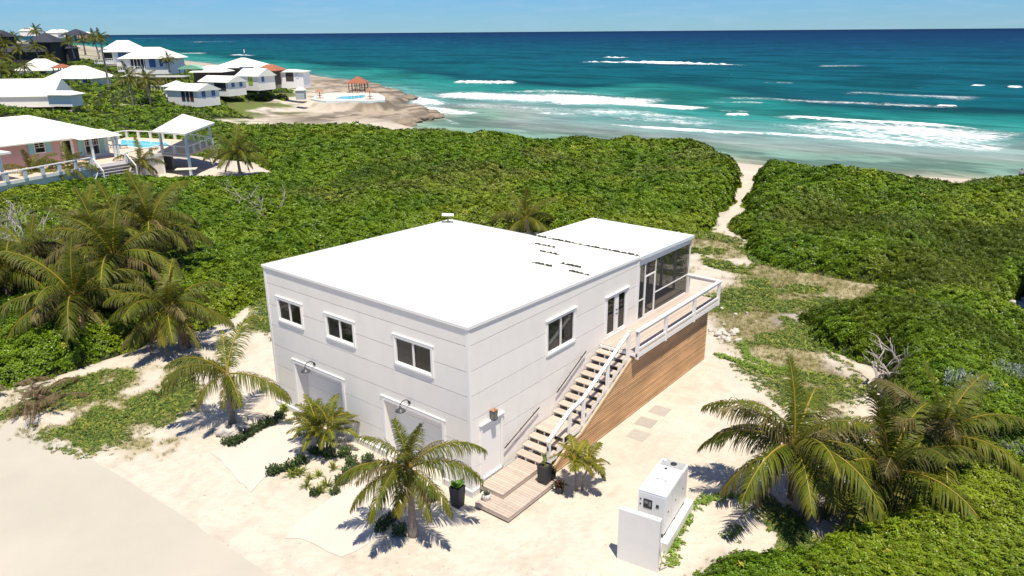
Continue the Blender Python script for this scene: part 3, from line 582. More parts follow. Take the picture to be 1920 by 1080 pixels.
# ground door
dr = MB().box(GD[0]+.02, GD[1]-.02, .02, .07, GD[2], GD[3]).build('door', TRIM, house)
mb = MB(); mb.box(GD[0]-.11, GD[0], -.045, .0, GD[2], GD[3]); mb.box(GD[1], GD[1]+.11, -.045, .0, GD[2], GD[3]); mb.box(GD[0]-.11, GD[1]+.11, -.045, 0, GD[3], GD[3]+.12); mb.box(GD[0]-.16, GD[1]+.16, -.10, 0, GD[3]+.12, GD[3]+.17); mb.build('door_frame', TRIM, dr)
STEEL = mat('steel', (.5, .5, .5), .3, .05, metal=.8); MB().box(.76, .83, -.03, .02, 1.38, 1.48).build('handle', STEEL, dr); MB().box(.76, .83, -.05, .02, 1.6, 1.66).build('lock', STEEL, dr)
MB().box(GD[0], GD[1], -.06, .06, .40, .468).build('door_sill', TRIM, house)
# garage bays
for g in (GA, GB):
    mb = MB(); rec = .55
    mb.box(.003, rec+.04, g[0]+.003, g[0]+.03, .056, g[3]-.003); mb.box(.003, rec+.04, g[1]-.03, g[1]-.003, .056, g[3]-.003); mb.box(.003, rec+.04, g[0]+.03, g[1]-.03, g[3]-.03, g[3]-.003)
    rv = mb.build('garage_reveal', TRIM, house)
    MB().box(-.02, rec+.05, g[0]+.001, g[1]-.001, -.1, .055).build('garage_sill', CONC, house)
    gdo = MB().box(rec+.05, rec+.08, g[0], g[1], .05, g[3]).build('garage_door', TRIM, house)
    for k in range(4): MB().box(rec+.01, rec+.048, g[0]+.035, g[1]-.035, .06+k*.66, .06+k*.66+.648).build('door_panel', TRIM, gdo)
    mb = MB(); c = .14
    mb.box(-.04, 0, g[0]-c, g[0], .3, g[3]); mb.box(-.04, 0, g[1], g[1]+c, .3, g[3]); mb.box(-.04, 0, g[0]-c, g[1]+c, g[3], g[3]+c); mb.box(-.05, 0, g[0]-c-.05, g[1]+c+.05, g[3]+c, g[3]+c+.045); mb.build('garage_trim', TRIM, house)
# ---- screened porch
mb = MB(); z0, zt = 3.12, 6.70
pz = 3.34
MB().box(HL+.05, 17.5, -1.55, PV-.1, 0.0, 3.0).build('porch_base', WALLC, house)
MB().box(HL+.02, PX1, 0, PV, 3.06, pz).build('porch_floor', DECKX, house)
MB().prism([(x, y, ztop(x, y)-.1) for x, y in ((HL+.0, -.09), (PX1+.06, -.09), (PX1+.06, PV+.06), (HL+.0, PV+.06))], (0, 0, .1)).build('porch_roof', ROOFW, house)
mb = MB()
for a, b, off in (((HL, -.12), (PX1+.09, -.12), (0, .03, 0)), ((PX1+.06, -.09), (PX1+.06, PV+.06), (.03, 0, 0))):
    P = [(a[0], a[1], ztop(*a)-.15), (b[0], b[1], ztop(*b)-.15), (b[0], b[1], ztop(*b)+.015), (a[0], a[1], ztop(*a)+.015)]; mb.prism(P, off)
mb.build('porch_fascia', mat('pale_blue_trim', (.68, .72, .74), .5, .03), house)
mb = MB(); mb.prism([(HL, -.0, 6.24), (PX1, -.0, 6.14), (PX1, -.0, ztop(PX1)-.1), (HL, -.0, ztop(HL)-.1)], (0, .12, 0)); mb.prism([(PX1, .12, 6.14), (PX1, PV, 6.14), (PX1, PV, ztop(PX1, PV)-.1), (PX1, .12, ztop(PX1)-.1)], (-.12, 0, 0))
mb.prism([(HL, PV, 6.24), (PX1-.12, PV, 6.14), (PX1-.12, PV, ztop(PX1)-.1), (HL, PV, ztop(HL)-.1)], (0, -.12, 0)); mb.build('porch_beam', TRIM, house)
def pv(x, y, wd=.07, zz=(pz, 6.2)): MB().box(x-wd/2, x+wd/2, y, y+.07, *zz).build('porch_post', TRIM, house)
for x in (HL+.09, 13.27, 14.38, PX1-.06): pv(x, 0, .10 if x in (HL+.09, PX1-.06) else .06)
for x in (14.5, 16.4, PX1-.06): pv(x, PV-.1, .10)
for y in (.78, 1.58, 2.4, 3.2, 4.0, 4.8, 5.6): MB().box(PX1-.1, PX1-.02, y, y+.13, pz, 6.2).build('porch_post', TRIM, house)
mb = MB(); mb.box(HL+.1, 13.24, .01, .06, 4.36, 4.42); mb.box(14.41, PX1-.1, .01, .06, 4.36, 4.42); mb.box(HL+.1, PX1-.1, .01, .06, pz, pz+.06)
mb.box(PX1-.09, PX1-.04, .1, PV-.1, 4.36, 4.42); mb.box(HL+.1, PX1-.1, PV-.08, PV-.03, 4.36, 4.42); mb.build('screen_rail', TRIM, house)
sd = MB().box(13.32, 13.39, .0, .05, pz, 5.56).box(14.26, 14.33, .0, .05, pz, 5.56).box(13.39, 14.26, .0, .05, 5.48, 5.56).box(13.39, 14.26, .0, .05, pz, pz+.15).build('screen_door', TRIM, house)
MB().box(13.39, 14.26, .02, .022, pz+.15, 5.48).build('insect_screen', MESHS, sd)
for x0, x1, a, b in ((HL+.14, 13.24, pz, 6.2), (13.3, 14.35, 5.58, 6.18), (14.41, PX1-.1, pz, 6.2)): MB().box(x0, x1, .03, .032, a, b).build('insect_screen', MESHS, house)
MB().box(PX1-.066, PX1-.064, .12, PV-.1, pz, 6.15).build('insect_screen', MESHS, house); pass
# ---- sofa, table and plant on the porch
DKF = mat('dark_cushion', (.05, .05, .055), .8, .1)
sf = thing('outdoor_sofa', 'dark outdoor sofa standing on the screened porch', 'sofa', (16.6, 4.6, pz), R(180))
MB().box(-1.1, 1.1, -.4, .4, .1, .42).build('seat', DKF, sf, bevel=.04); MB().box(-1.1, 1.1, .28, .42, .42, .85).build('backrest', DKF, sf, bevel=.04)
for s_ in (-1, 1): MB().box(s_*1.1, s_*1.25, -.4, .42, .08, .6).build('armrest', DKF, sf, bevel=.02)
tb = thing('coffee_table', 'low dark coffee table on the screened porch in front of the sofa', 'table', (16.3, 2.9, pz))
MB().box(-.6, .6, -.35, .35, .36, .4).build('tabletop', DKW, tb)
for a in (-1, 1):
    for b_ in (-1, 1): MB().box(a*.55-.03, a*.55+.03, b_*.3-.03, b_*.3+.03, 0, .36).build('leg', DKW, tb)
# ------------------------------------------------------------------ lamps on the walls
def barn_lamp(y, label):
    t_ = thing('wall_lamp', label, 'lamp', (-.0, y, 3.05), 0, 'gooseneck lamps over the garage doors')
    MB().lathe([(.075, 0), (.08, .015), (.05, .045)], 12).build('mount', BLACK, t_).matrix_local = Matrix.Translation((-.001, 0, 0)) @ Matrix.Rotation(R(-90), 4, 'Y')
    P = [(-.04-.5*.5*(1-math.cos(a))*1., 0, .0+.2*math.sin(a)) for a in np.linspace(0, math.pi, 12)]; P[-1] = (-.5, 0, .0)
    MB().tube(P, .02, 6).build('gooseneck', BLACK, t_, True)
    MB().lathe([(.04, .02), (.05, -.03), (.07, -.07), (.19, -.14), (.215, -.18), (.2, -.18), (.06, -.09)], 20, -.5).build('shade', mat('grey_lamp_shade', (.07, .07, .075), .4, .05), t_, True)
barn_lamp(9.3, 'grey gooseneck barn lamp above the left garage door'); barn_lamp(3.25, 'grey gooseneck barn lamp above the right garage door')
t_ = thing('wall_lantern', 'glass box lantern with copper cap beside the white side door', 'lamp', (1.22, -.0, 3.08))
mb = MB(); hx, y0, y1 = .10, -.24, -.04
for x in (-hx, hx):
    for y in (y0, y1): mb.box(x-.01, x+.01, y-.01, y+.01, -.2, .2)
for z in (-.2, .19): mb.box(-hx-.01, hx+.01, y0-.01, y0+.01, z, z+.02); mb.box(-hx-.01, hx+.01, y1-.01, y1+.01, z, z+.02); mb.box(-hx-.01, -hx+.01, y0, y1, z, z+.02); mb.box(hx-.01, hx+.01, y0, y1, z, z+.02)
mb.box(-.04, .04, -.045, .0, -.1, .1); mb.build('frame', BLACK, t_)
mb = MB(); mb.add([(-hx-.02, y0-.02, .21), (hx+.02, y0-.02, .21), (hx+.02, y1+.02, .21), (-hx-.02, y1+.02, .21), (0, (y0+y1)/2, .30)], [(0, 1, 4), (1, 2, 4), (2, 3, 4), (3, 0, 4), (3, 2, 1, 0)]); mb.build('cap', COPPER, t_)
mb = MB(); mb.box(-hx, hx, y0, y0+.003, -.18, .19); mb.box(-hx, -hx+.003, y0, y1, -.18, .19); mb.box(hx-.003, hx, y0, y1, -.18, .19); mb.build('pane', glass('clear_glass', (.5, .5, .5), .75), t_)
# satellite dish on the roof
t_ = thing('satellite_dish', 'white rectangular satellite dish on a short mast at the back roof corner', 'satellite dish', (11.9, 12.0, ztop(11.9, 12)))
MB().tube([(0, 0, 0), (0, 0, .42)], .03, 8).build('mast', BLACK, t_)
for a in (0, 90, 180, 270): MB().tube([(0, 0, .12), (.28*math.cos(R(a+45)), .28*math.sin(R(a+45)), .015)], .018, 5).build('leg', mat('mid_grey', (.2, .2, .22), .5, .05), t_)
o = MB().box(-.34, .34, -.2, .2, -.03, .03).build('dish', GENW, t_, bevel=.025); o.location = (0, 0, .46); o.rotation_euler = (R(4), R(3), R(-50))
# ------------------------------------------------------------------ deck
deck = thing('deck', 'raised timber deck with white railing beside the screened porch', 'deck', (9.2, -1.95, 0))
DX, DY = 9.2, -1.95
def dk(mb, name, m, **k): o = mb.build(name, m, deck, **k); o.location = (-DX, -DY, 0); return o
n = 13; bw = (1.95-.0)/n
for i in range(n):
    x0 = 9.18; y0 = DY+i*bw+.01
    dk(MB().box(x0, 18.2, y0, y0+bw-.012, 3.30, 3.34), 'board', DECKX)
mb = MB(); mb.box(9.15, 18.2, DY, DY+.05, 3.08, 3.298); mb.box(18.15, 18.2, DY, -.02, 3.08, 3.298); mb.box(9.15, 9.2, DY, -.02, 3.16, 3.298); dk(mb, 'fascia', TRIM)
mb = MB()
for k in range(9): mb.box(9.8+k*1.0, 9.85+k*1.0, DY+.06, -.02, 3.12, 3.298)
dk(mb, 'joist', DECKX)
mb = MB(); mb.box(9.3, 18.2, -1.60, -.04, .02, .05)
for px_ in (9.27, 12.0, 15.1, 18.1): dk(MB().box(px_-.07, px_+.07, DY-.02, DY+.12, 3.02, 4.38), 'post', TRIM)
dk(MB().box(18.06, 18.2, -.17, -.03, 3.34, 4.38), 'post', TRIM)
mb = MB(); mb.box(9.15, 18.25, DY-.05, DY+.15, 4.38, 4.43); mb.box(9.2, 18.2, DY+.03, DY+.08, 4.24, 4.38); dk(mb, 'handrail', TRIM)
mb = MB(); mb.box(18.05, 18.25, DY+.15, -.02, 4.38, 4.43); mb.box(18.1, 18.15, DY+.15, -.04, 4.24, 4.38); dk(mb, 'handrail', TRIM)
mb = MB(); mb.box(9.3, 18.1, DY+.02, DY+.07, 3.40, 3.52); dk(mb, 'toe_rail', TRIM)
# cedar skirt, slat by slat, cut along the stairs
def skx(z):   # left end of a slat at height z
    pts = [(2.75, .1), (4.05, .78), (5.15, .98), (5.35, 1.15), (9.15, 3.0)]
    if z <= pts[0][1]: return pts[0][0]
    for (xa, za), (xb, zb) in zip(pts, pts[1:]):
        if za <= z <= zb: return xa+(xb-xa)*(z-za)/(zb-za)
    return pts[-1][0]
ns_ = 27; hh = 3.05/ns_
for i in range(ns_):
    za, zb = .03+i*hh+.02, .03+(i+1)*hh-.02
    mb = MB(); xa, xb = skx(za), skx(zb); mb.prism([(xa, -1.66, za), (17.5, -1.66, za), (17.5, -1.66, zb), (xb, -1.66, zb)], (0, .035, 0)); dk(mb, 'slat', CEDAR)
mb = MB(); mb.prism([(2.8, -1.62, 0), (17.45, -1.62, 0), (17.45, -1.62, 3.05), (9.2, -1.62, 3.0), (5.35, -1.62, 1.1), (5.15, -1.62, .92), (4.05, -1.62, .72)], (0, .05, 0)); dk(mb, 'skirt_backing', DARK)
mb = MB(); mb.prism([(2.7, -1.69, .0), (4.05, -1.69, .76), (4.05, -1.69, .86), (2.55, -1.69, .1)], (0, .09, 0)); mb.prism([(4.05, -1.69, .78), (5.2, -1.69, .96), (5.15, -1.69, 1.05), (4.05, -1.69, .88)], (0, .09, 0)); mb.prism([(5.2, -1.69, .96), (9.2, -1.69, 2.92), (9.2, -1.69, 3.05), (5.15, -1.69, 1.07)], (0, .09, 0))
dk(mb, 'skirt_trim', mat('cedar_light', (.60, .42, .27), .7, .12, 3))
# ------------------------------------------------------------------ stairs
st = thing('staircase', 'outdoor stairs with pale timber treads and white handrail along the side wall', 'stairs', (2.7, -.8, 0))
def sk(mb, name, m, **k): o = mb.build(name, m, st, **k); o.location = (-2.7, .8, 0); return o
rise = (3.34-.45)/14
def tread(x, z, w=.42):
    for k in range(2): sk(MB().box(x-.03+k*(w/2+.005), x-.03+k*(w/2+.005)+w/2-.005, -1.53, -.06, z-.045, z), 'tread', DECKW)
for i in range(3): tread(2.71+i*.43, .45+rise*(i+1), .43)
zl = .45+rise*4
for k in range(9): sk(MB().box(4.0-.03+k*.15, 4.0-.03+k*.15+.14, -1.53, -.06, zl-.045, zl), 'tread', DECKW)
for i in range(9): tread(5.32+i*.42, zl+rise*(i+1))
for y in (-1.52, -1.05, -.56, -.1):
    mb = MB()
    for i in range(4): x = 2.71+i*.43; z = .45+rise*(i+1); mb.box(x+.0, x+.43, y-.025, y+.025, z-rise-.1, z-.046)
    mb.box(4.05, 5.35, y-.025, y+.025, zl-.26, zl-.046)
    for i in range(10): x = 5.32+i*.42; z = zl+rise*(i+1); mb.box(x+.0, x+.42 if i < 9 else x+.06, y-.025, y+.025, z-rise-.12, z-.046)
    sk(mb, 'stringer', TRIM)
mb = MB()
for (x, z0, z1) in ((2.95, .2, 1.62), (4.42, .9, 2.32), (5.45, 1.0, 2.56), (7.35, 2.0, 3.52)): sk(MB().box(x-.06, x+.06, -1.60, -1.48, z0, z1), 'post', TRIM)
sk(MB().box(9.0, 9.14, -1.62, -1.48, 2.9, 4.38), 'post', TRIM)
def rail(P, w=.15, h=.05):
    mb = MB(); P = [Vector(q) for q in P]
    for a, b in zip(P, P[1:]): mb.prism([(a.x, a.y-w/2, a.z), (b.x, b.y-w/2, b.z), (b.x, b.y-w/2, b.z+h), (a.x, a.y-w/2, a.z+h)], (0, w, 0)); mb.prism([(a.x, a.y-.025, a.z-.12), (b.x, b.y-.025, b.z-.12), (b.x, b.y-.025, b.z-.002), (a.x, a.y-.025, a.z-.002)], (0, .05, 0))
    return mb
sk(rail([(2.85, -1.54, 1.58), (4.42, -1.54, 2.34), (5.42, -1.54, 2.50), (9.15, -1.54, 4.32)]), 'handrail', TRIM)
sk(MB().box(2.86, 2.885, -1.58, -1.5, 1.2, 1.36), 'light_switch', BLACK)
for k_, ((xa, za), (xb, zb)) in enumerate((((1.89, 1.28), (4.24, 2.12)), ((5.52, 2.30), (7.80, 3.46)))):
    t_ = thing('wall_handrail', ('lower' if k_ == 0 else 'upper')+' black metal handrail fixed to the white side wall', 'handrail', (xa, 0, za), 0, 'black wall handrails')
    MB().tube([(0, -.12, 0), (xb-xa, -.12, zb-za)], .026, 8).build('rail', BLACK, t_, True)
    for f_ in (.12, .5, .88): MB().tube([((xb-xa)*f_, 0, (zb-za)*f_-.07), ((xb-xa)*f_, -.1, (zb-za)*f_-.07), ((xb-xa)*f_, -.12, (zb-za)*f_)], .012, 5).build('bracket', BLACK, t_)
# ------------------------------------------------------------------ entry platform
pf = thing('entry_platform', 'low two level timber entry platform at the foot of the outdoor stairs', 'platform', (-.5, -2.2, 0))
def pk(mb, name, m): o = mb.build(name, m, pf); o.location = (.5, 2.2, 0); return o
n = 24; x0, x1 = -.5, 2.75; bw = (x1-x0)/n
for i in range(n): pk(MB().box(x0+i*bw+.006, x0+(i+1)*bw-.006, -2.2, -.58 if i < 6 else -1.30, .21, .25), 'board', DECKW)
mb = MB(); mb.box(x0+.01, x1, -2.19, -2.15, .07, .208); mb.box(x0+.01, x0+.05, -2.15, -.58, .07, .208); mb.box(x1-.04, x1, -2.15, -.3, .07, .208); pk(mb, 'fascia', DECKW)
MB_ = MB().box(x0+.1, x1-.1, -2.1, -.64, .0, .2); pk(MB_, 'subframe', DARK)
x0b, n2_ = .28, 18; bw = (2.75-x0b)/n2_
for i in range(n2_): pk(MB().box(x0b+i*bw+.006, x0b+(i+1)*bw-.006, -1.30, -.16, .41, .45), 'board', DECKW)
mb = MB(); mb.box(x0b+.01, 2.74, -1.29, -1.25, .255, .408); mb.box(x0b+.01, x0b+.05, -1.25, -.16, .255, .408); pk(mb, 'riser', DECKW)
# stepping pavers
for (px_, py_), lab in zip(((1197, 816), (1211, 792), (1237, 770)), ('nearest', 'middle', 'farthest')):
    q = gp(px_, py_, 0); o = MB().box(-.42, .42, -.42, .42, -.05, .012).build('paver', PAVER); o.location = (q[0], q[1], 0); o.rotation_euler = (0, 0, R(random.uniform(-6, 6)))
    tag(o, lab+' of three sandy grey square pavers beside the cedar skirt', 'paver', 'stepping pavers in the sand')
# ------------------------------------------------------------------ generator and its walls
gy_ = R(8)
t_ = thing('generator', 'white boxed standby generator with black control window on a low plinth', 'generator', (2.88, -6.65, .42), gy_)
mb = MB(); mb.box(-1.22, 1.22, -.5, .5, .12, 1.60); mb.build('housing', GENW, t_, bevel=.03)
MB().box(-1.25, 1.15, -.47, .47, 0, .12).build('skid_base', BLACK, t_)
mb = MB(); mb.box(-1.22, .62, -.5, .5, 1.602, 1.66); mb.build('roof_panel', GENW, t_, bevel=.02)
MB().box(.72, 1.18, -.44, .44, 1.603, 1.607).build('exhaust_grille', GREYP, t_)
mb = MB(); mb.lathe([(.11, 1.6), (.12, 1.63), (.06, 1.64)], 14, .96, -.02); mb.build('exhaust_outlet', BLACK, t_); MB().lathe([(.05, 1.66), (.055, 1.69), (.02, 1.695)], 12, .45, .1).build('filler_cap', BLACK, t_)
MB().lathe([(.06, 1.60), (.07, 1.66), (.03, 1.67)], 12, 1.02, .34).build('lifting_eye', GENW, t_)
for k in range(3): MB().box(-.38+.0*k, -.22, .20-k*.15, .10-k*.15, 1.661, 1.664).build('print_mark', GREYP, t_)
mb = MB(); mb.box(-1.235, -1.22, -.02, .30, 1.0, 1.36); mb.build('control_window', BLACK, t_, bevel=.01)
mb = MB(); mb.box(-1.24, -1.235, .02, .10, 1.1, 1.28); mb.box(-1.24, -1.235, .14, .26, 1.18, 1.28); mb.build('control_display', mat('display_grey', (.25, .27, .28), .3, .05), t_)
MB().box(-1.235, -1.22, -.26, -.16, 1.12, 1.24).build('socket', BLACK, t_)
for z in (1.08, 1.28): MB().box(-1.235, -1.22, .38, .43, z, z+.05).build('latch', BLACK, t_)
for x in (-.9, -.1, .7): MB().box(x-.03, x+.03, -.512, -.5, .85, .91).build('latch', BLACK, t_)
for x in (-.5, .3): MB().box(x-.004, x+.004, -.5025, -.5, .2, 1.5).build('panel_seam', GREYP, t_)
for x in (-1.0, 0, 1.0): MB().box(x-.05, x+.05, -.49, -.47, .02, .1).build('skid_foot', BLACK, t_)
o = MB().box(-1.5, 1.45, -.72, .6, -.5, .42).build('generator_plinth', WALLC); o.location = (2.9, -6.66, 0); o.rotation_euler = (0, 0, gy_); tag(o, 'low white concrete plinth under the white generator', 'plinth')
o = MB().box(-.1, .1, -.72, .72, -.3, 2.02).build('screen_wall', WALLC, bevel=.012); o.location = (.48, -7.02, 0); o.rotation_euler = (0, 0, R(8)); tag(o, 'freestanding white screen wall in front of the generator', 'wall')
o = MB().tube([(0, 0, 1.1), (-.03, .01, .7), (.05, -.03, .35), (.0, .0, .05), (.3, -.1, .02)], .02, 6).build('cable', mat('grey_cable', (.5, .49, .46), .6), None, True); o.location = (.62, -7.78, 0); tag(o, 'pale cable hanging down the side of the screen wall', 'cable')
# ------------------------------------------------------------------ palms
def frond_mesh(name, e0, Ln, droop, leafL, hang, seed, dead=0., n=80, width=.040, yel=0.):
    rs = random.Random(seed); mb = MB(); N_ = 14; pts = [Vector((0, 0, 0))]; tans = []
    sway = rs.uniform(-.25, .25); roll_ = rs.uniform(-.5, .5)
    for i in range(N_):
        t_ = i/(N_-1); a = e0-droop*t_**1.25; tn = Vector((math.cos(a)*math.cos(sway*t_), math.cos(a)*math.sin(sway*t_), math.sin(a))).normalized(); tans.append(tn)
        if i < N_-1: pts.append(pts[-1]+tn*(Ln/(N_-1)))
    rc = Vector((.36, .27, .045)).lerp(Vector((.26, .19, .12)), dead)
    mb.tube(pts, [.04*(1-.85*i/(N_-1))+.004 for i in range(N_)], 4, c=None); mb.c += [tuple(rc)]*len(mb.v)
    g1 = Vector((.078, .108, .007)); g2 = Vector((.22, .205, .012)); br = Vector((.20, .13, .075)); gy2 = Vector((.26, .21, .165))
    for s in (-1, 1):
        for i in range(n):
            t_ = .10+.9*(i+rs.random()*.6)/n
            if rs.random() < .04+.12*dead or math.sin(i*.37+seed*1.7+s)*math.sin(i*.11+seed) > .80: continue
            k = min(t_, .9999)*(N_-1); j = int(k); fr = k-j; base = pts[j].lerp(pts[min(j+1, N_-1)], fr); T = tans[j].lerp(tans[min(j+1, N_-1)], fr).normalized()
            S = T.cross(Vector((0, 0, 1)));  S = S.normalized() if S.length > .05 else Vector((0, 1, 0)); U = S.cross(T).normalized()
            S2 = (S*math.cos(roll_*t_)+U*math.sin(roll_*t_)); 
            prof = (math.sin(math.pi*min(1, .12+.80*t_))**.55)*(1-.35*t_**3); L_ = leafL*prof*rs.uniform(.82, 1.1)*(1-.3*dead*rs.random())
            fw = .35+.75*t_+rs.uniform(-.12, .12); d = (S2*s+T*fw+U*(.28*(1-dead)+rs.uniform(-.08, .12))).normalized()
            p0 = base; w_ = width*(.8+.4*rs.random()); P = [p0]; dd = d.copy(); segs = 3
            hg = hang*(.45+1.1*rs.random())*(1+.3*dead)
            for q in range(segs): dd = (dd+Vector((0, 0, -hg*(q+.6)*.55))).normalized(); P.append(P[-1]+dd*(L_/segs))
            gcol = g1.lerp(g2, min(1, max(0, yel+rs.uniform(-.2, .35)))); gcol = gcol.lerp(br, dead*rs.uniform(.7, 1)); tip = gcol.lerp(br.lerp(gy2, rs.random()), .15+.5*rs.random() if (hang > .3 or dead) else .25)
            wv = [w_*.6, w_, w_*.7, .004]; b0 = len(mb.v)
            for q, (pp, ww) in enumerate(zip(P, wv)):
                wd = (T-(P[min(q+1, segs)]-P[max(q-1, 0)]).normalized()*T.dot((P[min(q+1, segs)]-P[max(q-1, 0)]).normalized())); wd = wd.normalized() if wd.length > .01 else T
                cc = tuple(gcol.lerp(tip, (0, .05, .3, 1.)[q])); mb.v += [tuple(pp-wd*ww*.5), tuple(pp+wd*ww*.5)]; mb.c += [cc, cc]
            for q in range(segs): mb.f.append((b0+2*q, b0+2*q+1, b0+2*q+3, b0+2*q+2))
    return mb.mesh(name, FROND)
# coconut frond set: by start elevation
CF_ = {}
for k, (e, Ln, dr_, lf, hg) in enumerate(((82, 2.9, .45, .66, .3), (66, 3.2, 1.15, .85, .65), (48, 3.3, 1.55, .98, 1.0), (28, 3.3, 1.6, 1.05, 1.15), (8, 3.1, 1.25, 1.0, 1.2), (-18, 2.8, .8, .9, 1.0))):
    CF_[k] = [frond_mesh('coconut_frond', R(e), Ln, dr_, lf, hg, 40+k*7+j, 0 if k < 5 else .25, yel=.1+.15*(j % 2)) for j in range(3)]
CF_['dead'] = [frond_mesh('dry_frond', R(e), 2.5, .9, .8, 1.3, 90+j, 1., n=44) for j, e in enumerate((-35, -55, -10))]
CF_['brown'] = [frond_mesh('brown_frond', R(e), 2.9, 1.2, .85, .8, 95+j, .6, n=52) for j, e in enumerate((30, 10, 55))]
CF_['yellow'] = [frond_mesh('yellow_frond', R(-20), 2.2, .75, .9, .7, 99, .1, yel=.95)]
AF_ = [frond_mesh('areca_frond', R(e), 1.55, d_, .42, .25, 120+j, 0, n=30, width=.04, yel=.15) for j, (e, d_) in enumerate(((75, .8), (58, 1.2), (40, 1.3), (22, 1.2), (66, 1.4)))]
XF_ = [frond_mesh('christmas_palm_frond', R(e), 1.15, d_, .36, .3, 140+j, dd_, n=26, width=.045, yel=.5) for j, (e, d_, dd_) in enumerate(((70, 1.3, 0), (48, 1.6, 0), (25, 1.6, .1), (5, 1.4, .7)))]
def palm(name, label, base, h, lean=(0, 0), n=16, size=1., dead=3, tr=.11, group=None, rz=0., upright=.0, cat='palm tree', brown=0, seed=0, boot=True, yellow=0, custom=None):
    rs = random.Random(seed+int(base[0]*13+base[1]*7)); t_ = thing(name, label, cat, base, rz, group)
    top = Vector((lean[0], lean[1], h)); P = []; rad = []; k = max(4, int(h/.18))
    for i in range(k+1):
        f = i/k; P.append((top.x*f**1.6, top.y*f**1.6, h*f-.15*(i == 0))); rad.append(tr*(1.25-.5*f+(.45*(1-f)**6))*(1+.06*(i % 2)))
    MB().tube(P, rad, 9).build('trunk', TRUNK, t_, True)
    if boot:
        mb = MB()
        for i in range(9):
            a = i*2.4+rs.random(); c_, s_ = math.cos(a), math.sin(a); z_ = h-.25-.05*i
            mb.tube([(top.x+c_*tr*.7, top.y+s_*tr*.7, z_-.1), (top.x+c_*tr*1.6, top.y+s_*tr*1.6, z_+.12), (top.x+c_*tr*2.6, top.y+s_*tr*2.6, z_+.2)], [.05, .035, .012], 4)
        mb.build('leaf_base', TRUNK, t_)
    if custom is None:
        order = [5]*int(n*.16)+[4]*int(n*.24)+[3]*int(n*.22)+[2]*int(n*.18)+[1]*int(n*.14)+[0]*max(1, int(n*.08))
        lst = []
        for i, k_ in enumerate(order): lst.append((k_, i*137.5+rs.uniform(-20, 20), rs.uniform(.85, 1.1)))
        for i in range(brown): lst.append(('brown', rs.uniform(0, 360), 1))
        for i in range(dead): lst.append(('dead', i*360/max(1, dead)+rs.uniform(-40, 40), rs.uniform(.8, 1.05)))
        for i in range(yellow): lst.append(('yellow', rs.uniform(180, 260), 1))
    else: lst = custom
    for k_, az, s_ in lst:
        me_ = rs.choice(CF_[k_]); inst('frond', me_, t_, (top.x, top.y, h-.04), (0, rs.uniform(-.06, .06), R(az)), s_*size)
    return t_
def az(px_from, px_to):  # world heading (degrees) of a picture direction on the ground
    a, b = gp(*px_from), gp(*px_to); return math.degrees(math.atan2(b[1]-a[1], b[0]-a[0]))
IL = math.degrees(RIGHTANG)+180; IR = math.degrees(RIGHTANG); IN = math.degrees(YAW); OUT = IN+180
palm('coconut_palm', 'young coconut palm ringed by white stones left of the driveway', (-2.53, 12.45, 0), 2.6, (.1, .05), size=.92, custom=[(3, IL+18, 1.1), (3, IL-25, 1.0), (4, IR-14, 1.15), (2, IL+40, 1.05), (1, IN-12, 1.1), (4, OUT-25, .8), (4, OUT+30, .85), (5, OUT+5, .7), (4, IL-55, .9), (2, IL-4, 1.), (5, IR-60, .7), (1, IN+20, .8), ('dead', OUT+50, .5)], tr=.13)
palm('coconut_palm', 'coconut palm with yellow and brown fronds in front of the right garage door', (-3.1, .1, 0), 2.75, (.05, .1), size=.80,
     custom=[(0, IN+60, .8), (0, IR-20, .85), (1, IL+10, .9), (2, IR+15, 1.15), (3, IR+0, 1.1), (3, IL+8, 1.1), ('brown', IL-20, 1.1), (4, IL+30, 1.0), (4, OUT-35, 1.), (4, OUT+45, 1.0), ('yellow', OUT-12, .95), (5, OUT+30, .9), (2, OUT-10, .9), ('brown', IR+35, .7), (2, IN, .9), (1, OUT, .9), ('dead', OUT-20, .8), ('dead', OUT+40, .8), ('brown', OUT-60, .9)], tr=.12)
rp = [(6.9, -10.3, 2.8, (-.3, .4), 20, 1.2, 'leftmost tall coconut palm of the cluster behind the generator'), (8.1, -12.3, 1.9, (.3, -.5), 17, 1.2, 'low drooping coconut palm in the middle of the cluster behind the generator'),
      (11.0, -13.4, 2.3, (.4, -.5), 17, 1.15, 'coconut palm at the back right of the cluster behind the generator')]
for i, (x, y, h, ln, n, s_, lab) in enumerate(rp): palm('coconut_palm', lab, (x, y, 0), h, ln, n, s_, 6, .15, 'palms behind the generator', seed=i*3, brown=5, yellow=1)
lp = [((150, 650), 1, 3.0, 19, 1.45, 'coconut palm nearest the road in the left palm grove'), ((345, 655), 0, 2.6, 22, 1.12, 'small bright coconut palm at the right front of the left grove'), ((245, 600), 0, 4.2, 19, 1.4, 'coconut palm in the middle of the left grove'),
      ((190, 570), 0, 4.4, 18, 1.35, 'coconut palm behind the front left palm of the grove'), ((310, 540), 0, 4.6, 18, 1.35, 'coconut palm at the right rear of the left grove'), ((225, 505), 0, 3.4, 18, 1.35, 'coconut palm at the back of the left grove'), ((290, 485), 0, 3.4, 16, 1.35, 'rearmost coconut palm of the left grove with many dry fronds'),
      ((20, 590), 0, 3.0, 18, 1.25, 'coconut palm cut by the left picture edge'), ((90, 560), 0, 2.6, 20, 1.25, 'coconut palm between the bare grey tree and the grove'), ((165, 505), 0, 2.6, 20, 1.25, 'coconut palm at the left rear of the grove below the terrace palms')]
for i, ((px_, py_), _, h, n, s_, lab) in enumerate(lp):
    q = gp(px_, py_, .0); palm('coconut_palm', lab, (q[0], q[1], tz(q[0], q[1])), h, (random.uniform(-.5, .5), random.uniform(-.5, .5)), n, s_, 8 if i in (4, 5, 6) else 4, .15, 'palms of the left grove', seed=i*5+1, brown=3 if i > 1 else 1, yellow=i % 3)
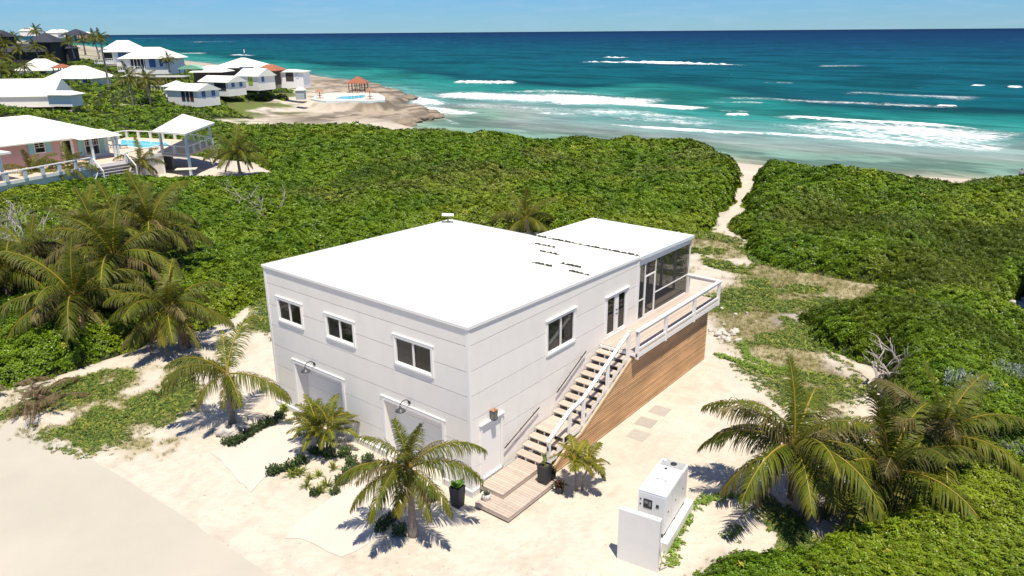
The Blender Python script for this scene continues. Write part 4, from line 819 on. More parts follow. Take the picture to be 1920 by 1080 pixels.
mid_ = [((75, 380), 1.7, 16, 1.05, 'dark coconut palm in front of the pink house terrace wall'), ((140, 370), 1.9, 14, 1.05, 'upright coconut palm right of the dark one at the terrace wall'), ((268, 352), 1.9, 14, 1.0, 'coconut palm at the foot of the pink house stairs'),
        ((452, 338), 3.0, 20, 1.25, 'coconut palm in the thicket right of the white gazebo'), ((992, 440), 1.7, 15, 1.0, 'coconut palm behind the notch of the white roof'), ((1775, 600), .8, 9, .8, 'small young palm in the olive scrub on the right'), ((1095+300, 640), .1, 0, .1, None)]
for i, ((px_, py_), h, n, s_, lab) in enumerate(mid_):
    if not lab: continue
    q = gp(px_, py_, .3); palm('coconut_palm', lab, (q[0], q[1], tz(q[0], q[1])), h, (random.uniform(-.4, .4), random.uniform(-.4, .4)), n, s_, 2, .15, None, seed=i*9+2, brown=1)
farp = [(75, 96, 300, 7.5, 1.3, 'tall windswept palm rising against the sky behind the dark hut'), (35, 105, 285, 6.5, 1.2, 'tall palm against the sky left of the dark hut'), (18, 118, 250, 6, 1.1, 'palm at the far left edge below the dark huts'), (186, 108, 240, 6, 1.1, 'dark palm left of the upper blue shuttered houses'),
        (205, 165, 175, 11, .9, 'slender leaning palm with long thin trunk beside the lawn'), (250, 188, 160, 4.6, 1.2, 'palm with large drooping crown left of the cottage'), (282, 186, 165, 4.2, 1.1, 'palm beside the grey pergola yard'), (318, 132, 222, 3.4, .9, 'low palm at the right end of the upper white house'),
        (8, 140, 215, 5, 1.2, 'palm above the long white roof at the left edge'), (40, 118, 235, 4, 1.1, 'bushy palm in front of the dark timber house'), (140, 108, 255, 5, 1.1, 'palm right of the dark timber house'), (73, 112, 240, 4, 1., 'palm in the middle of the dark timber house front'),
        (48, 145, 200, 3, .9, 'short palm in front of the white hip roof'), (20, 95, 300, 5, 1.2, 'palm left of the tall windswept palm'), (160, 100, 262, 4.6, 1., 'palm below the dark pavilion'), (100, 128, 225, 3, 1., 'low palm above the red roofed shelter'), (130, 80, 312, 2.2, .9, 'small palm beneath the dark pavilion roof'), (5, 160, 190, 4, 1.1, 'palm at the left edge above the long white roof')]
for i, (px_, py_, d_, h, s_, lab) in enumerate(farp):
    q = place(px_, py_, d_); g_ = min(q.z, tz(q.x, q.y)) if abs(q.z-tz(q.x, q.y)) < 3 else q.z; palm('coconut_palm', lab, (q.x, q.y, g_-.3), h+q.z-g_, (random.uniform(-.6, .6), random.uniform(-.6, .6)), 15, s_, 2, .2, 'palms around the hillside houses', seed=i*11+3, boot=False)
# areca clump between the driveways, twin palm by the stairs
q = gp(607, 842, 0); t_ = thing('areca_palm', 'multi stemmed feathery palm in the bed between the driveways', 'palm', (q[0], q[1], 0))
for i in range(8):
    a = i*.785+random.random()*.4; r_ = .08+.13*random.random(); hh_ = random.uniform(.7, 1.25); tx, ty = r_*math.cos(a)*2.3, r_*math.sin(a)*2.3
    MB().tube([(r_*math.cos(a), r_*math.sin(a), -.1), (tx*.8, ty*.8, hh_*.5), (tx, ty, hh_)], [.045, .035, .03], 6).build('stem', mat('green_stem', (.16, .17, .06), .6, .2), t_, True)
    for k in range(5): inst('frond', random.choice(AF_), t_, (tx, ty, hh_-.05), (0, 0, a+R(random.uniform(-95, 95))), random.uniform(.8, 1.05))
q = gp(1085, 920, 0); t_ = thing('christmas_palm', 'small two stemmed bright green palm at the foot of the cedar skirt', 'palm', (q[0], q[1], 0))
for i, (dx, dy, h_) in enumerate(((-.12, .15, 1.35), (.28, -.2, 1.15))):
    MB().tube([(dx*.4, dy*.4, -.1), (dx*.6, dy*.6, h_*.5), (dx, dy, h_-.25)], [.06, .045, .04], 8).build('trunk', TRUNK, t_, True); MB().tube([(dx, dy, h_-.27), (dx, dy, h_)], [.055, .035], 8).build('crownshaft', mat('crownshaft', (.2, .24, .07), .5, .1), t_, True)
    for k in range(9): inst('frond', XF_[k % 3] if k < 8 else XF_[3], t_, (dx, dy, h_-.03), (0, 0, R(k*137+random.uniform(-20, 20))), random.uniform(.85, 1.05))
# ------------------------------------------------------------------ small leafy plants
def leafclump(n, r, L_, wd, cols, seed, up=.6, h=0.):
    rs = random.Random(seed); mb = MB()
    for i in range(n):
        a = rs.uniform(0, 6.283); e = rs.uniform(.15, 1.2)*up+.1; rr = r*math.sqrt(rs.random()); b0 = Vector((rr*math.cos(a*3.1+i), rr*math.sin(a*3.1+i), rs.uniform(0, h)))
        d = Vector((math.cos(a)*math.cos(e), math.sin(a)*math.cos(e), math.sin(e))); l = L_*rs.uniform(.6, 1.15); s_ = Vector((-math.sin(a), math.cos(a), 0))
        m1 = b0+d*l*.55; t1 = b0+d*l+Vector((0, 0, -l*.25*rs.random())); w_ = wd*rs.uniform(.7, 1.2); c = Vector(rs.choice(cols))*rs.uniform(.75, 1.3); k = len(mb.v)
        mb.v += [tuple(b0-s_*w_*.15), tuple(b0+s_*w_*.15), tuple(m1-s_*w_*.5), tuple(m1+s_*w_*.5), tuple(t1-s_*w_*.18), tuple(t1+s_*w_*.18)]; mb.c += [tuple(c)]*6
        mb.f += [(k, k+1, k+3, k+2), (k+2, k+3, k+5, k+4)]
    return mb
DG = [(.035, .065, .018), (.05, .09, .02), (.07, .11, .03)]; YG = [(.25, .28, .04), (.34, .34, .06), (.16, .22, .04)]; RG = [(.16, .05, .04), (.12, .10, .03), (.07, .05, .03)]; BG = [(.07, .17, .02), (.12, .24, .03)]
shrubm = [leafclump(170, .26, .14, .07, DG, 200+i, 1., .28).mesh('shrub', PLANT) for i in range(3)]
bed = [(525, 783), (510, 795), (495, 800), (480, 808), (466, 818), (452, 826), (438, 834), (424, 832), (600, 852), (618, 858), (588, 850), (565, 868), (548, 880), (528, 882), (512, 888), (640, 905), (655, 890), (672, 880), (628, 925), (590, 958 - 30), (660, 870), (690, 865), (722, 985), (714, 995), (735, 975), (748, 1002), (802, 930), (812, 937), (795, 938), (645, 855)]
for i, (px_, py_) in enumerate(bed):
    q = gp(px_, py_, 0); o = inst('shrub', random.choice(shrubm), None, (q[0], q[1], 0), (0, 0, random.uniform(0, 6)), random.uniform(.75, 1.15))
    g = ('shrubs along the left driveway edge', 'small dark green shrub planted along the left edge of the left driveway') if i < 8 else ('shrubs under the front coconut palm', 'small dark green shrub growing around the front coconut palm') if i in (22, 23, 24, 25, 26, 27, 28) else ('shrubs in the bed between the driveways', 'small dark green shrub in the sandy bed between the two driveways')
    nth = ['first', 'second', 'third', 'fourth', 'fifth', 'sixth', 'seventh', 'last']
    tag(o, (nth[i]+' dark green shrub from the house along the left driveway edge') if i < 8 else g[1], 'shrub', g[0])
q = gp(535, 768, 0); o = leafclump(120, .2, .22, .09, [(.18, .25, .04), (.25, .3, .05)], 230, 1., .2).build('shrub', PLANT); o.location = q; tag(o, 'bright green shrub at the left house corner beside the driveway', 'shrub')
lil = [leafclump(40, .06, .5, .05, YG, 240+i, 1.1).mesh('spider_lily', PLANT) for i in range(2)]
for i, (px_, py_) in enumerate(((560, 890), (580, 900), (598, 893), (612, 912), (575, 912), (625, 880), (545, 893), (600, 925))):
    q = gp(px_, py_, 0); o = inst('spider_lily', lil[i % 2], None, (q[0], q[1], 0), (0, 0, i), random.uniform(.7, 1)); tag(o, 'yellow green strappy plant in the bed between the driveways', 'plant', 'strappy plants between the driveways')
# pots
def square_pot(name, label, loc, w0, w1, h, m, plant, pm=PLANT, rz=0):
    t_ = thing(name, label, 'planter', loc, rz); mb = MB(); e = .025
    a, b_ = w0/2, w1/2
    V_ = [(-a, -a, 0), (a, -a, 0), (a, a, 0), (-a, a, 0), (-b_, -b_, h), (b_, -b_, h), (b_, b_, h), (-b_, b_, h)]; b2 = b_-e
    V_ += [(-b2, -b2, h), (b2, -b2, h), (b2, b2, h), (-b2, b2, h), (-b2, -b2, h-.07), (b2, -b2, h-.07), (b2, b2, h-.07), (-b2, b2, h-.07)]
    mb.add(V_, [(3, 2, 1, 0), (0, 1, 5, 4), (1, 2, 6, 5), (2, 3, 7, 6), (3, 0, 4, 7), (4, 5, 9, 8), (5, 6, 10, 9), (6, 7, 11, 10), (7, 4, 8, 11), (8, 9, 13, 12), (9, 10, 14, 13), (10, 11, 15, 14), (11, 8, 12, 15)]); mb.build('pot', m, t_)
    SOIL = mat('soil', (.06, .045, .035), .95, .2); MB().box(-b2+.001, b2-.001, -b2+.001, b2-.001, h-.12, h-.068).build('soil', SOIL, t_)
    o = plant.build('foliage', pm, t_); o.location = (0, 0, h-.07); return t_
square_pot('planter', 'tall charcoal planter with broad green leaves at the front corner of the house', (-.78, .05, 0), .36, .46, .85, CHAR, leafclump(26, .1, .3, .2, BG, 300, 1., .06), rz=R(6))
pl = square_pot('planter', 'tall charcoal planter with a spindly yellow plant on the entry platform', (2.2, -1.88, .252), .38, .44, .78, CHAR, leafclump(16, .08, .28, .05, YG, 301, 1.1, .5), rz=R(4)); MB().tube([(0, 0, .7), (.02, 0, 1.15), (0, .03, 1.3)], [.014, .012, .008], 5).build('stem', mat('green_stem', (.16, .17, .06), .6, .2), pl)
def round_pot(label, loc, r, h, m, plant):
    t_ = thing('pot', label, 'pot', loc); MB().lathe([(r*.72, 0), (r*.95, h*.5), (r, h), (r*.9, h), (r*.86, h-.05)], 18).build('container', m, t_, True); o = plant.build('foliage', PLANT, t_); o.location = (0, 0, h-.06); return t_
round_pot('small white round pot with a spiky succulent on the corner of the platform', (-.1, -.80, .252), .19, .27, CLAY, leafclump(34, .05, .26, .05, [(.11, .14, .08), (.16, .19, .11)], 310, 1.1))
round_pot('dark pot with a reddish plant on the sand beside the platform', (2.28, -2.55, 0), .19, .33, CHAR, leafclump(60, .1, .32, .08, RG+DG[:1], 311, 1., .1))
round_pot('small dark pot half hidden behind the tall planter', (2.60, -1.95, .252), .17, .3, CHAR, leafclump(40, .08, .28, .07, RG+DG, 312, 1., .1))
round_pot('yellow green potted plant behind the porch screen door', (13.75, .55, pz), .2, .35, CLAY, leafclump(40, .1, .6, .1, YG, 313, 1.2, .2))
# stones
def stones(group, lab, spots, seed=0):
    for i, (x, y, r_) in enumerate(spots):
        o = MB().blob((0, 0, 0), r_, seed+i, 3, .75, .7).build('stone', STONE, None, True); o.location = (x, y, tz(x, y)+r_*.35); tag(o, lab, 'stone', group)
q = (-2.53, 12.45)
stones('stones around the young palm', 'white limestone lump at the foot of the young coconut palm', [(q[0]-.55, q[1]-.15, .3), (q[0]-.3, q[1]-.6, .26), (q[0]+.1, q[1]-.75, .2), (q[0]+.5, q[1]-.55, .17), (q[0]-.75, q[1]-.5, .38), (q[0]-.05, q[1]-.45, .2), (q[0]+.3, q[1]-.3, .15), (q[0]-.5, q[1]-.9, .2)], 5)
rr = random.Random(4); q = gp(1352, 628, 0)
stones('rubble pile beyond the deck', 'pale limestone rubble lying on the sand beyond the deck', [(q[0]+rr.gauss(0, .6), q[1]+rr.gauss(0, .6), rr.uniform(.07, .24)) for i in range(26)], 30)
q = gp(1375, 600, 0); stones('loose stones right of the deck', 'small pale stone on the sand right of the deck', [(q[0]+rr.gauss(0, 1.6), q[1]+rr.gauss(0, 1.6), rr.uniform(.06, .14)) for i in range(14)], 60)
q = gp(590, 462, 0); stones('rocks behind the house', 'pale rock among bare twigs behind the back wall of the house', [(q[0]+rr.gauss(0, .7), q[1]+rr.gauss(0, .7), rr.uniform(.15, .4)) for i in range(9)], 90)
# bare branching trees
def bare(label, base, h, seed, n=3, cat='dead tree', m=BARKG, name='bare_tree', depth=4, spread=.6, r0=.07):
    rs = random.Random(seed); mb = MB()
    def grow(p, d, l, r_, k):
        P = [p]; dd = d.copy()
        for i in range(4): dd = (dd+Vector((rs.gauss(0, .17), rs.gauss(0, .17), rs.gauss(.03, .12)))).normalized(); P.append(P[-1]+dd*l/4)
        mb.tube(P, [r_*(1-.13*i) for i in range(5)], 5, k == 0)
        if k > 0:
            for i in range(rs.choice((2, 3))): grow(P[rs.choice((2, 3, 4))], (dd+Vector((rs.gauss(0, spread), rs.gauss(0, spread), rs.gauss(.1, .35)))).normalized(), l*rs.uniform(.55, .8), r_*.55, k-1)
    for i in range(n): a = rs.uniform(0, 6.28); grow(Vector((0, 0, -.2)), Vector((math.cos(a)*.6, math.sin(a)*.6, 1)).normalized(), h*.5, r0, depth-1)
    o = mb.build(name, m); o.location = base; tag(o, label, cat); return o
for (px_, py_), h_, lab, sd_ in (((70, 500), 4.6, 'bare grey dead tree standing in the thicket at the left edge', 3), ((490, 430), 4.2, 'bleached dead branches sticking out of the thicket behind the house', 8), ((1660, 740), 3.2, 'bare twiggy bush beside the right palm cluster', 12), ((20, 480), 4.2, 'bare dead shrub left of the dead grey tree', 21)):
    q = gp(px_, py_, 0); bare(lab, (q[0], q[1], tz(q[0], q[1])), h_*1.2, sd_, r0=.12)
q = gp(592, 455, 0); bare('heap of bare brown twigs by the rocks behind the house', (q[0], q[1], 0), 1.6, 31, 7, 'brush', name='brush_pile', r0=.03)
q = gp(400, 305, 1.5); bare('bleached twiggy bush beside the white gazebo', (q[0], q[1], tz(*q[:2])+.6), 3.2, 41, 6, 'dead bush', r0=.05)
# brush pile of dry fronds at the left edge
for i, (px_, py_, lab) in enumerate(((60, 745, 'dry brown palm fronds heaped by the road at the left edge'), (430, 640, None))):
    if lab is None: continue
    q = gp(px_, py_, 0); t_ = thing('frond_heap', lab, 'brush pile', (q[0], q[1], .12))
    for k in range(26): inst('dry_frond', CF_['dead'][k % 3], t_, (random.uniform(-.9, .9), random.uniform(-2.6, 1.4), .25+.3*random.random()), (random.uniform(-.3, .3), random.uniform(-.85, -.3), R(random.uniform(0, 360))), random.uniform(.6, .9))
# ------------------------------------------------------------------ thickets (canopy + leaves)
def rosette(n, L_, wd, seed, col, up=.5):
    rs = random.Random(seed); mb = MB()
    for i in range(n):
        a = i*2.399+rs.uniform(-.2, .2); e = up*(.25+1.0*i/n)+rs.uniform(-.1, .1); d = Vector((math.cos(a)*math.cos(e), math.sin(a)*math.cos(e), math.sin(e))); s_ = Vector((-math.sin(a), math.cos(a), 0)); l = L_*rs.uniform(.75, 1.15)
        b0 = d*.04; m1 = d*l*.6+Vector((0, 0, l*.05)); t1 = d*l+Vector((0, 0, -l*.12)); w_ = wd*rs.uniform(.8, 1.15); c = Vector(col)*rs.uniform(.82, 1.2); k = len(mb.v)
        mb.v += [tuple(b0), tuple(m1-s_*w_*.42), tuple(m1+s_*w_*.42+Vector((0, 0, .02))), tuple(t1-s_*w_*.36), tuple(t1+s_*w_*.36)]; mb.c += [tuple(c)]*5; mb.f += [(k, k+2, k+1), (k+1, k+2, k+4, k+3)]
    return mb
def geo_scatter(name, P, ROT, SCL, TONE, srcs, mat_, parent=None):
    me = bpy.data.meshes.new(name); me.vertices.add(len(P)); me.vertices.foreach_set('co', P.astype(np.float32).ravel())
    a = me.attributes.new('rot', 'FLOAT_VECTOR', 'POINT'); a.data.foreach_set('vector', ROT.astype(np.float32).ravel())
    a = me.attributes.new('scl', 'FLOAT', 'POINT'); a.data.foreach_set('value', SCL.astype(np.float32))
    a = me.attributes.new('tone', 'FLOAT_COLOR', 'POINT'); c = np.ones((len(P), 4), np.float32); c[:, :3] = TONE; a.data.foreach_set('color', c.ravel())
    me.materials.append(mat_); o = bpy.data.objects.new(name, me); COL.objects.link(o); o.parent = parent
    g = bpy.data.node_groups.new(name+'_scatter', 'GeometryNodeTree'); g.interface.new_socket('Geometry', in_out='INPUT', socket_type='NodeSocketGeometry'); g.interface.new_socket('Geometry', in_out='OUTPUT', socket_type='NodeSocketGeometry')
    N = g.nodes.new; K = g.links.new; gi, go_ = N('NodeGroupInput'), N('NodeGroupOutput'); iop = N('GeometryNodeInstanceOnPoints'); g2i = N('GeometryNodeGeometryToInstance')
    for s in srcs: oi = N('GeometryNodeObjectInfo'); oi.inputs['Object'].default_value = s; K(oi.outputs['Geometry'], g2i.inputs[0])
    def na(nm, ty): q = N('GeometryNodeInputNamedAttribute'); q.data_type = ty; q.inputs['Name'].default_value = nm; return q.outputs[0]
    K(gi.outputs[0], iop.inputs['Points']); K(g2i.outputs[0], iop.inputs['Instance']); iop.inputs['Pick Instance'].default_value = True
    e2r = N('FunctionNodeEulerToRotation'); K(na('rot', 'FLOAT_VECTOR'), e2r.inputs[0]); K(e2r.outputs[0], iop.inputs['Rotation']); K(na('scl', 'FLOAT'), iop.inputs['Scale'])
    K(iop.outputs[0], go_.inputs[0]); md = o.modifiers.new('scatter', 'NODES'); md.node_group = g; return o
def src(mb, name, m): return bpy.data.objects.new(name, mb.mesh(name, m))
ROS = [src(rosette(13, .2, .085, 400+i, (1, 1, 1), .75), 'leaf_rosette', LEAF) for i in range(4)]
SPR = [src(rosette(16, .22, .03, 410+i, (1, 1, 1), 1.1), 'needle_spray', LEAF) for i in range(3)]
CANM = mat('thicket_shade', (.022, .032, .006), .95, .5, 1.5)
def region_pts(n, test, dmin, dmax, a0=-46, a1=46, pw=1.0, seed=0):
    rs = np.random.RandomState(seed); u = rs.rand(n); aa = np.radians(a0+(a1-a0)*rs.rand(n))+YAW
    # density per area ~ 1/d^2 beyond dmin -> uniform in log d
    d = dmin*(dmax/dmin)**u; x = CX+d*np.cos(aa); y = CY+d*np.sin(aa); k = test(x, y); return x[k], y[k], d[k]
def grow_thicket(name, label, poly_test, seed, n, dmax, gxr, gyr, step):
    gx_ = np.arange(*gxr, step); gy_2 = np.arange(*gyr, step); X_, Y_ = np.meshgrid(gx_, gy_2); Zc, M_ = canopy(X_, Y_); keep = (M_ > -.05) & poly_test(X_, Y_)
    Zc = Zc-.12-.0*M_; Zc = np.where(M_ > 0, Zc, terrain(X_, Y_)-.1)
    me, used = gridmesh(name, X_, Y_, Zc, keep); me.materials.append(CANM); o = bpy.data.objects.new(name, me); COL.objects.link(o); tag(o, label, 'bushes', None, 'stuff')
    x, y, d = region_pts(n, lambda x, y: poly_test(x, y), 17, dmax, seed=seed)
    z, mm_ = canopy(x, y); k = mm_ > -.1; x, y, d, z, mm_ = x[k], y[k], d[k], z[k], mm_[k]
    e = .35; zx, _ = canopy(x+e, y); zy, _ = canopy(x, y+e); nx, ny = -(zx-z)/e, -(zy-z)/e; sl = np.hypot(nx, ny)
    rs = np.random.RandomState(seed+1)
    # extra leaves down the steep faces
    T0 = terrain(x, y); steep = sl > 1.0; rep = np.where(steep, 3, 0)
    xi = np.concatenate([x, np.repeat(x, rep)]); yi = np.concatenate([y, np.repeat(y, rep)]); di = np.concatenate([d, np.repeat(d, rep)]); zi = np.concatenate([z, np.repeat(z, rep)-rs.rand(rep.sum())*np.repeat(np.minimum(sl*.25, np.maximum(z-T0, 0)), rep)])
    nxi = np.concatenate([nx, np.repeat(nx, rep)]); nyi = np.concatenate([ny, np.repeat(ny, rep)]); mi = np.concatenate([mm_, np.repeat(mm_, rep)])
    xi = xi+rs.normal(0, .1, len(xi)); yi = yi+rs.normal(0, .1, len(yi)); zi = zi+rs.normal(0, .07, len(xi))-.02
    scl = .80*np.clip(di/36, .8, 6)**.82*rs.uniform(.75, 1.25, len(xi))
    nrm = np.stack([nxi*.8+rs.normal(0, .26, len(xi)), nyi*.8+rs.normal(0, .26, len(xi)), np.ones(len(xi))], -1); nrm /= np.linalg.norm(nrm, axis=1)[:, None]
    th = np.arccos(nrm[:, 2]); ph = np.arctan2(nrm[:, 1], nrm[:, 0]); spin = rs.rand(len(xi))*6.28
    # rotation Rz(ph) Ry(th) Rz(spin) -> euler XYZ
    cth, sth, cph, sph, cs, ss = np.cos(th), np.sin(th), np.cos(ph), np.sin(ph), np.cos(spin), np.sin(spin)
    r20 = -sth*cs; r21 = sth*ss; r22 = cth; r10 = sph*cth*cs+cph*ss; r00 = cph*cth*cs-sph*ss
    rot = np.stack([np.arctan2(r21, r22), -np.arcsin(np.clip(r20, -1, 1)), np.arctan2(r10, r00)], -1)
    base = np.array([.118, .190, .006]); A = fbm(xi, yi, 9, 4, 50); B_ = fbm(xi, yi, 3, 3, 51); Cc = fbm(xi, yi, 14, 4, 52)
    tone = np.ones((len(xi), 3))*base
    tone = lerp(tone, (.175, .225, .012), sst(.47, .66, A)*.8); tone = lerp(tone, (.050, .115, .005), sst(.50, .66, B_)*.45)
    tone = lerp(tone, (.13, .10, .04), sst(.68, .74, Cc)*.3)
    olive = sst(11, 3, pdist(xi, yi, [gp(1650, 460)[:2], gp(1900, 500)[:2], gp(1830, 640)[:2], gp(1700, 600)[:2]], False))*sst(.32, .45, fbm(xi, yi, 5, 3, 55)); tone = lerp(tone, (.085, .112, .010), olive*.8)
    lowr = sst(9, 3, np.hypot(xi-5.5, yi+13.5))*sst(-11, -13, yi); tone = lerp(tone, (.22, .25, .02), lowr*.6*rs.rand(len(xi)))
    dk_ = sst(.6, .68, fbm(xi, yi, 22, 4, 57))*sst(75, 90, di); tone = lerp(tone, (.05, .07, .014), dk_*.35)
    tone = tone*rs.uniform(.68, 1.34, (len(xi), 1)); yy = rs.rand(len(xi)) < .004; tone[yy] = (.34, .33, .04)
    P = np.stack([xi, yi, zi], -1); sp = (rs.rand(len(xi)) < olive*.8+dk_*.5)
    geo_scatter('leaves', P[~sp], rot[~sp], scl[~sp], tone[~sp], ROS, LEAF, o)
    if sp.sum() > 10: geo_scatter('needle_leaves', P[sp], rot[sp], scl[sp]*1.15, tone[sp], SPR, LEAF, o)
    print(name, len(xi)); return o
inB1 = lambda x, y: pdist(x, y, B1) > -2; 
nearL = lambda x, y: inB1(x, y) & (np.hypot(x-CX, y-CY) < 132); farL = lambda x, y: inB1(x, y) & (np.hypot(x-CX, y-CY) >= 130)
inB2 = lambda x, y: (pdist(x, y, B2) > -2)
grow_thicket('shrub_thicket', 'dense green sea lettuce thicket between the house and the sea left of the sandy path', nearL, 1, 520000, 132, (-35, 92), (10, 135), .5)
grow_thicket('shrub_thicket', 'dense green thicket right of the sandy path and behind the right palms', inB2, 2, 470000, 150, (-12, 105), (-72, 20), .5)
grow_thicket('hillside_scrub', 'low green scrub over the hillside around the distant houses', farL, 3, 150000, 420, (-60, 185), (60, 420), 1.2)
# ground cover
TUFT = [src(leafclump(9, .1, .11, .05, [(1, 1, 1)], 420+i, .5), 'cover_leaf', COVER) for i in range(2)]; GRS = [src(leafclump(14, .09, .17, .012, [(1, 1, 1)], 430+i, 1.3), 'grass_tuft', COVER) for i in range(2)]
x, y, d = region_pts(520000, lambda x, y: (x < 62) & (np.hypot(x-CX, y-CY) < 85), 17, 85, seed=9)
g_, dr2, di_, bm_ = cover(x, y); rs = np.random.RandomState(5); k = (bm_ < .2) & ~((x > -.3) & (x < 19) & (y > -2.3) & (y < 12.6)) & ~((x > .3) & (x < 4.6) & (y > -7.9) & (y < -5.8)) & ((np.array(pdist(x, y, d1)) < -.1) & (pdist(x, y, d2) < -.1))
def coverobj(name, label, sel, cols, srcs, smin, z=0.02):
    xs, ys, ds = x[sel], y[sel], d[sel]; n = len(xs); P = np.stack([xs, ys, terrain(xs, ys)+z], -1); tone = np.array(cols)[rs.randint(len(cols), size=n)]*rs.uniform(.7, 1.3, (n, 1))
    rot = np.stack([rs.normal(0, .15, n), rs.normal(0, .15, n), rs.rand(n)*6.28], -1); o = geo_scatter(name, P, rot, np.clip(ds/40, .7, 2)*rs.uniform(.7, 1.3, n)*smin, tone, srcs, COVER); tag(o, label, 'ground cover', None, 'stuff'); print(name, n)
coverobj('ground_cover', 'low green creeping plants spreading over the sand', k & (rs.rand(len(x)) < g_*.8), [(.11, .17, .03), (.17, .22, .035), (.26, .27, .05), (.07, .12, .025)], TUFT, 1.)
coverobj('dry_grass', 'thin dry tan grass growing in patches on the sand', k & (rs.rand(len(x)) < (dr2*.26+di_*.03)*(1-g_)), [(.32, .27, .10), (.22, .23, .06), (.34, .30, .14)], GRS, 1.)
# creeping vine lines round the generator plinth
VI = [gpoly([(1300, 945), (1280, 985), (1262, 1020), (1255, 1060)]), gpoly([(1300, 945), (1330, 935), (1370, 930), (1420, 935)]), gpoly([(1345, 668), (1390, 680), (1440, 700), (1480, 690)]), gpoly([(1390, 640), (1400, 670), (1450, 690)])]
xs, ys = [], []
for ln in VI:
    for (xa, ya), (xb, yb) in zip(ln, ln[1:]):
        for t0 in np.linspace(0, 1, int(math.hypot(xb-xa, yb-ya)*34)): xs.append(xa+(xb-xa)*t0+random.gauss(0, .13)); ys.append(ya+(yb-ya)*t0+random.gauss(0, .13))
x, y = np.array(xs), np.array(ys); d = np.hypot(x-CX, y-CY)
coverobj('creeping_vine', 'bright green vine trailing across the sand by the generator and deck', np.ones(len(x), bool), [(.14, .24, .03), (.2, .28, .04)], TUFT, 1.35, .04)
# silver bushes
SILV = [leafclump(420, .75, .2, .05, [(.22, .26, .22), (.30, .33, .28), (.16, .2, .15)], 500+i, 1.1, .5).mesh('silver_bush', PLANT) for i in range(2)]
for px_, py_, zz, s_, lab in ((1798, 752, 1.8, 1.05, 'silver grey bush among the green thicket nearest the right palms'), (1835, 765, 1.8, .8, 'small silver grey bush joined to the larger one'), (1890, 712, 1.8, .95, 'silver grey bush near the right picture edge'), (1890, 858, 1.7, .8, 'silver grey bush at the right edge below the others'), (1447, 316, -.5, 1.3, 'grey green bush at the seaward end of the sandy path')):
    q = gp(px_, py_, zz); zc = float(canopy(np.array([q[0]]), np.array([q[1]]))[0][0]); o = inst('silver_bush', random.choice(SILV), None, (q[0], q[1], max(zc, tz(q[0], q[1]))-.1), (0, 0, random.random()*6), s_); tag(o, lab, 'bush')
o = MB().box(-4.5, 4.5, -4, 0, -.2, 3.2).build('shed', mat('near_black_shade', (.012, .012, .012), .9)); q = gp(1918, 600, 0); o.location = (q[0]+.5, q[1]-.6, 0); o.rotation_euler = (0, 0, R(12)); tag(o, 'black block added for the deep shade of a building cut off by the right picture edge', 'shade block')  # near-black block added to stand in for deep shade under an unseen building
stones('white rocks at the right edge', 'white rock at the right picture edge beside the black shade block', [(gp(1893, 568)[0]+rr.gauss(0, .7), gp(1893, 568)[1]+rr.gauss(0, .5), rr.uniform(.08, .22)) for i in range(14)], 120)
# ------------------------------------------------------------------ pink house and terrace
A_ = Vector(gp(0, 320, 3.6)); B_ = Vector(gp(207, 291, 3.6)); e1 = (B_-A_).normalized(); hd = math.atan2(e1.y, e1.x); wl = (B_-A_).length
ph = thing('pink_house', 'pink rendered house with white hip roof and aqua shutters on a raised terrace', 'house', (A_.x, A_.y, 0), hd)
# local x along the front to the picture right, y away from the camera
def wallop(mb, x0, x1, z0, z1, ops, y, th):
    for c in cells(x0, x1, z0, z1, ops): mb.box(c[0], c[1], y, y+th, c[2], c[3])
s_of = lambda px_: (Vector(gp(px_, 320+(px_/207)*(-29), 3.6))-A_).dot(e1)
xw, xd, xr = s_of(81), s_of(131), s_of(157)
WN = (xw-.5, xw+.5, 4.95, 6.0); DO = (xd-.55, xd+.55, 3.62, 5.85)
WB = (s_of(163), s_of(190), 4.0, 5.95)
mb = MB(); wallop(mb, -12, xr+.3, 3.6, 6.25, [WN, DO], 0, .2); mb.build('wall', PINK, ph)
mb = MB(); wallop(mb, xr+.3, wl, 3.6, 6.25, [WB], .02, .2); mb.build('wall', mat('pale_front_wall', (.66, .72, .70), .7, .03), ph)
mb = MB(); mb.box(-12, -11.8, .2, 11, 0, 6.25); mb.box(wl-.2, wl, .22, 11, 0, 6.25); mb.box(-11.8, wl-.2, 10.8, 11, 0, 6.25); mb.box(-11.9, wl-.1, .01, 10.9, 3.3, 3.59); mb.build('wall', PINK, ph)
zr = 8.5; ov = .55
V_ = [(-12-ov, -ov-.25, 6.2), (wl+ov, -ov-.25, 6.2), (wl+ov, 11+ov, 6.2), (-12-ov, 11+ov, 6.2), (-6, 5.5, zr), (wl-5.6, 5.5, zr)]
mb = MB(); mb.add(V_+[(a, b, c-.14) for a, b, c in V_[:4]], [(0, 1, 5, 4), (1, 2, 5), (2, 3, 4, 5), (3, 0, 4), (0, 6, 7, 1), (1, 7, 8, 2), (2, 8, 9, 3), (3, 9, 6, 0), (9, 8, 7, 6)]); mb.build('roof', WROOF, ph)
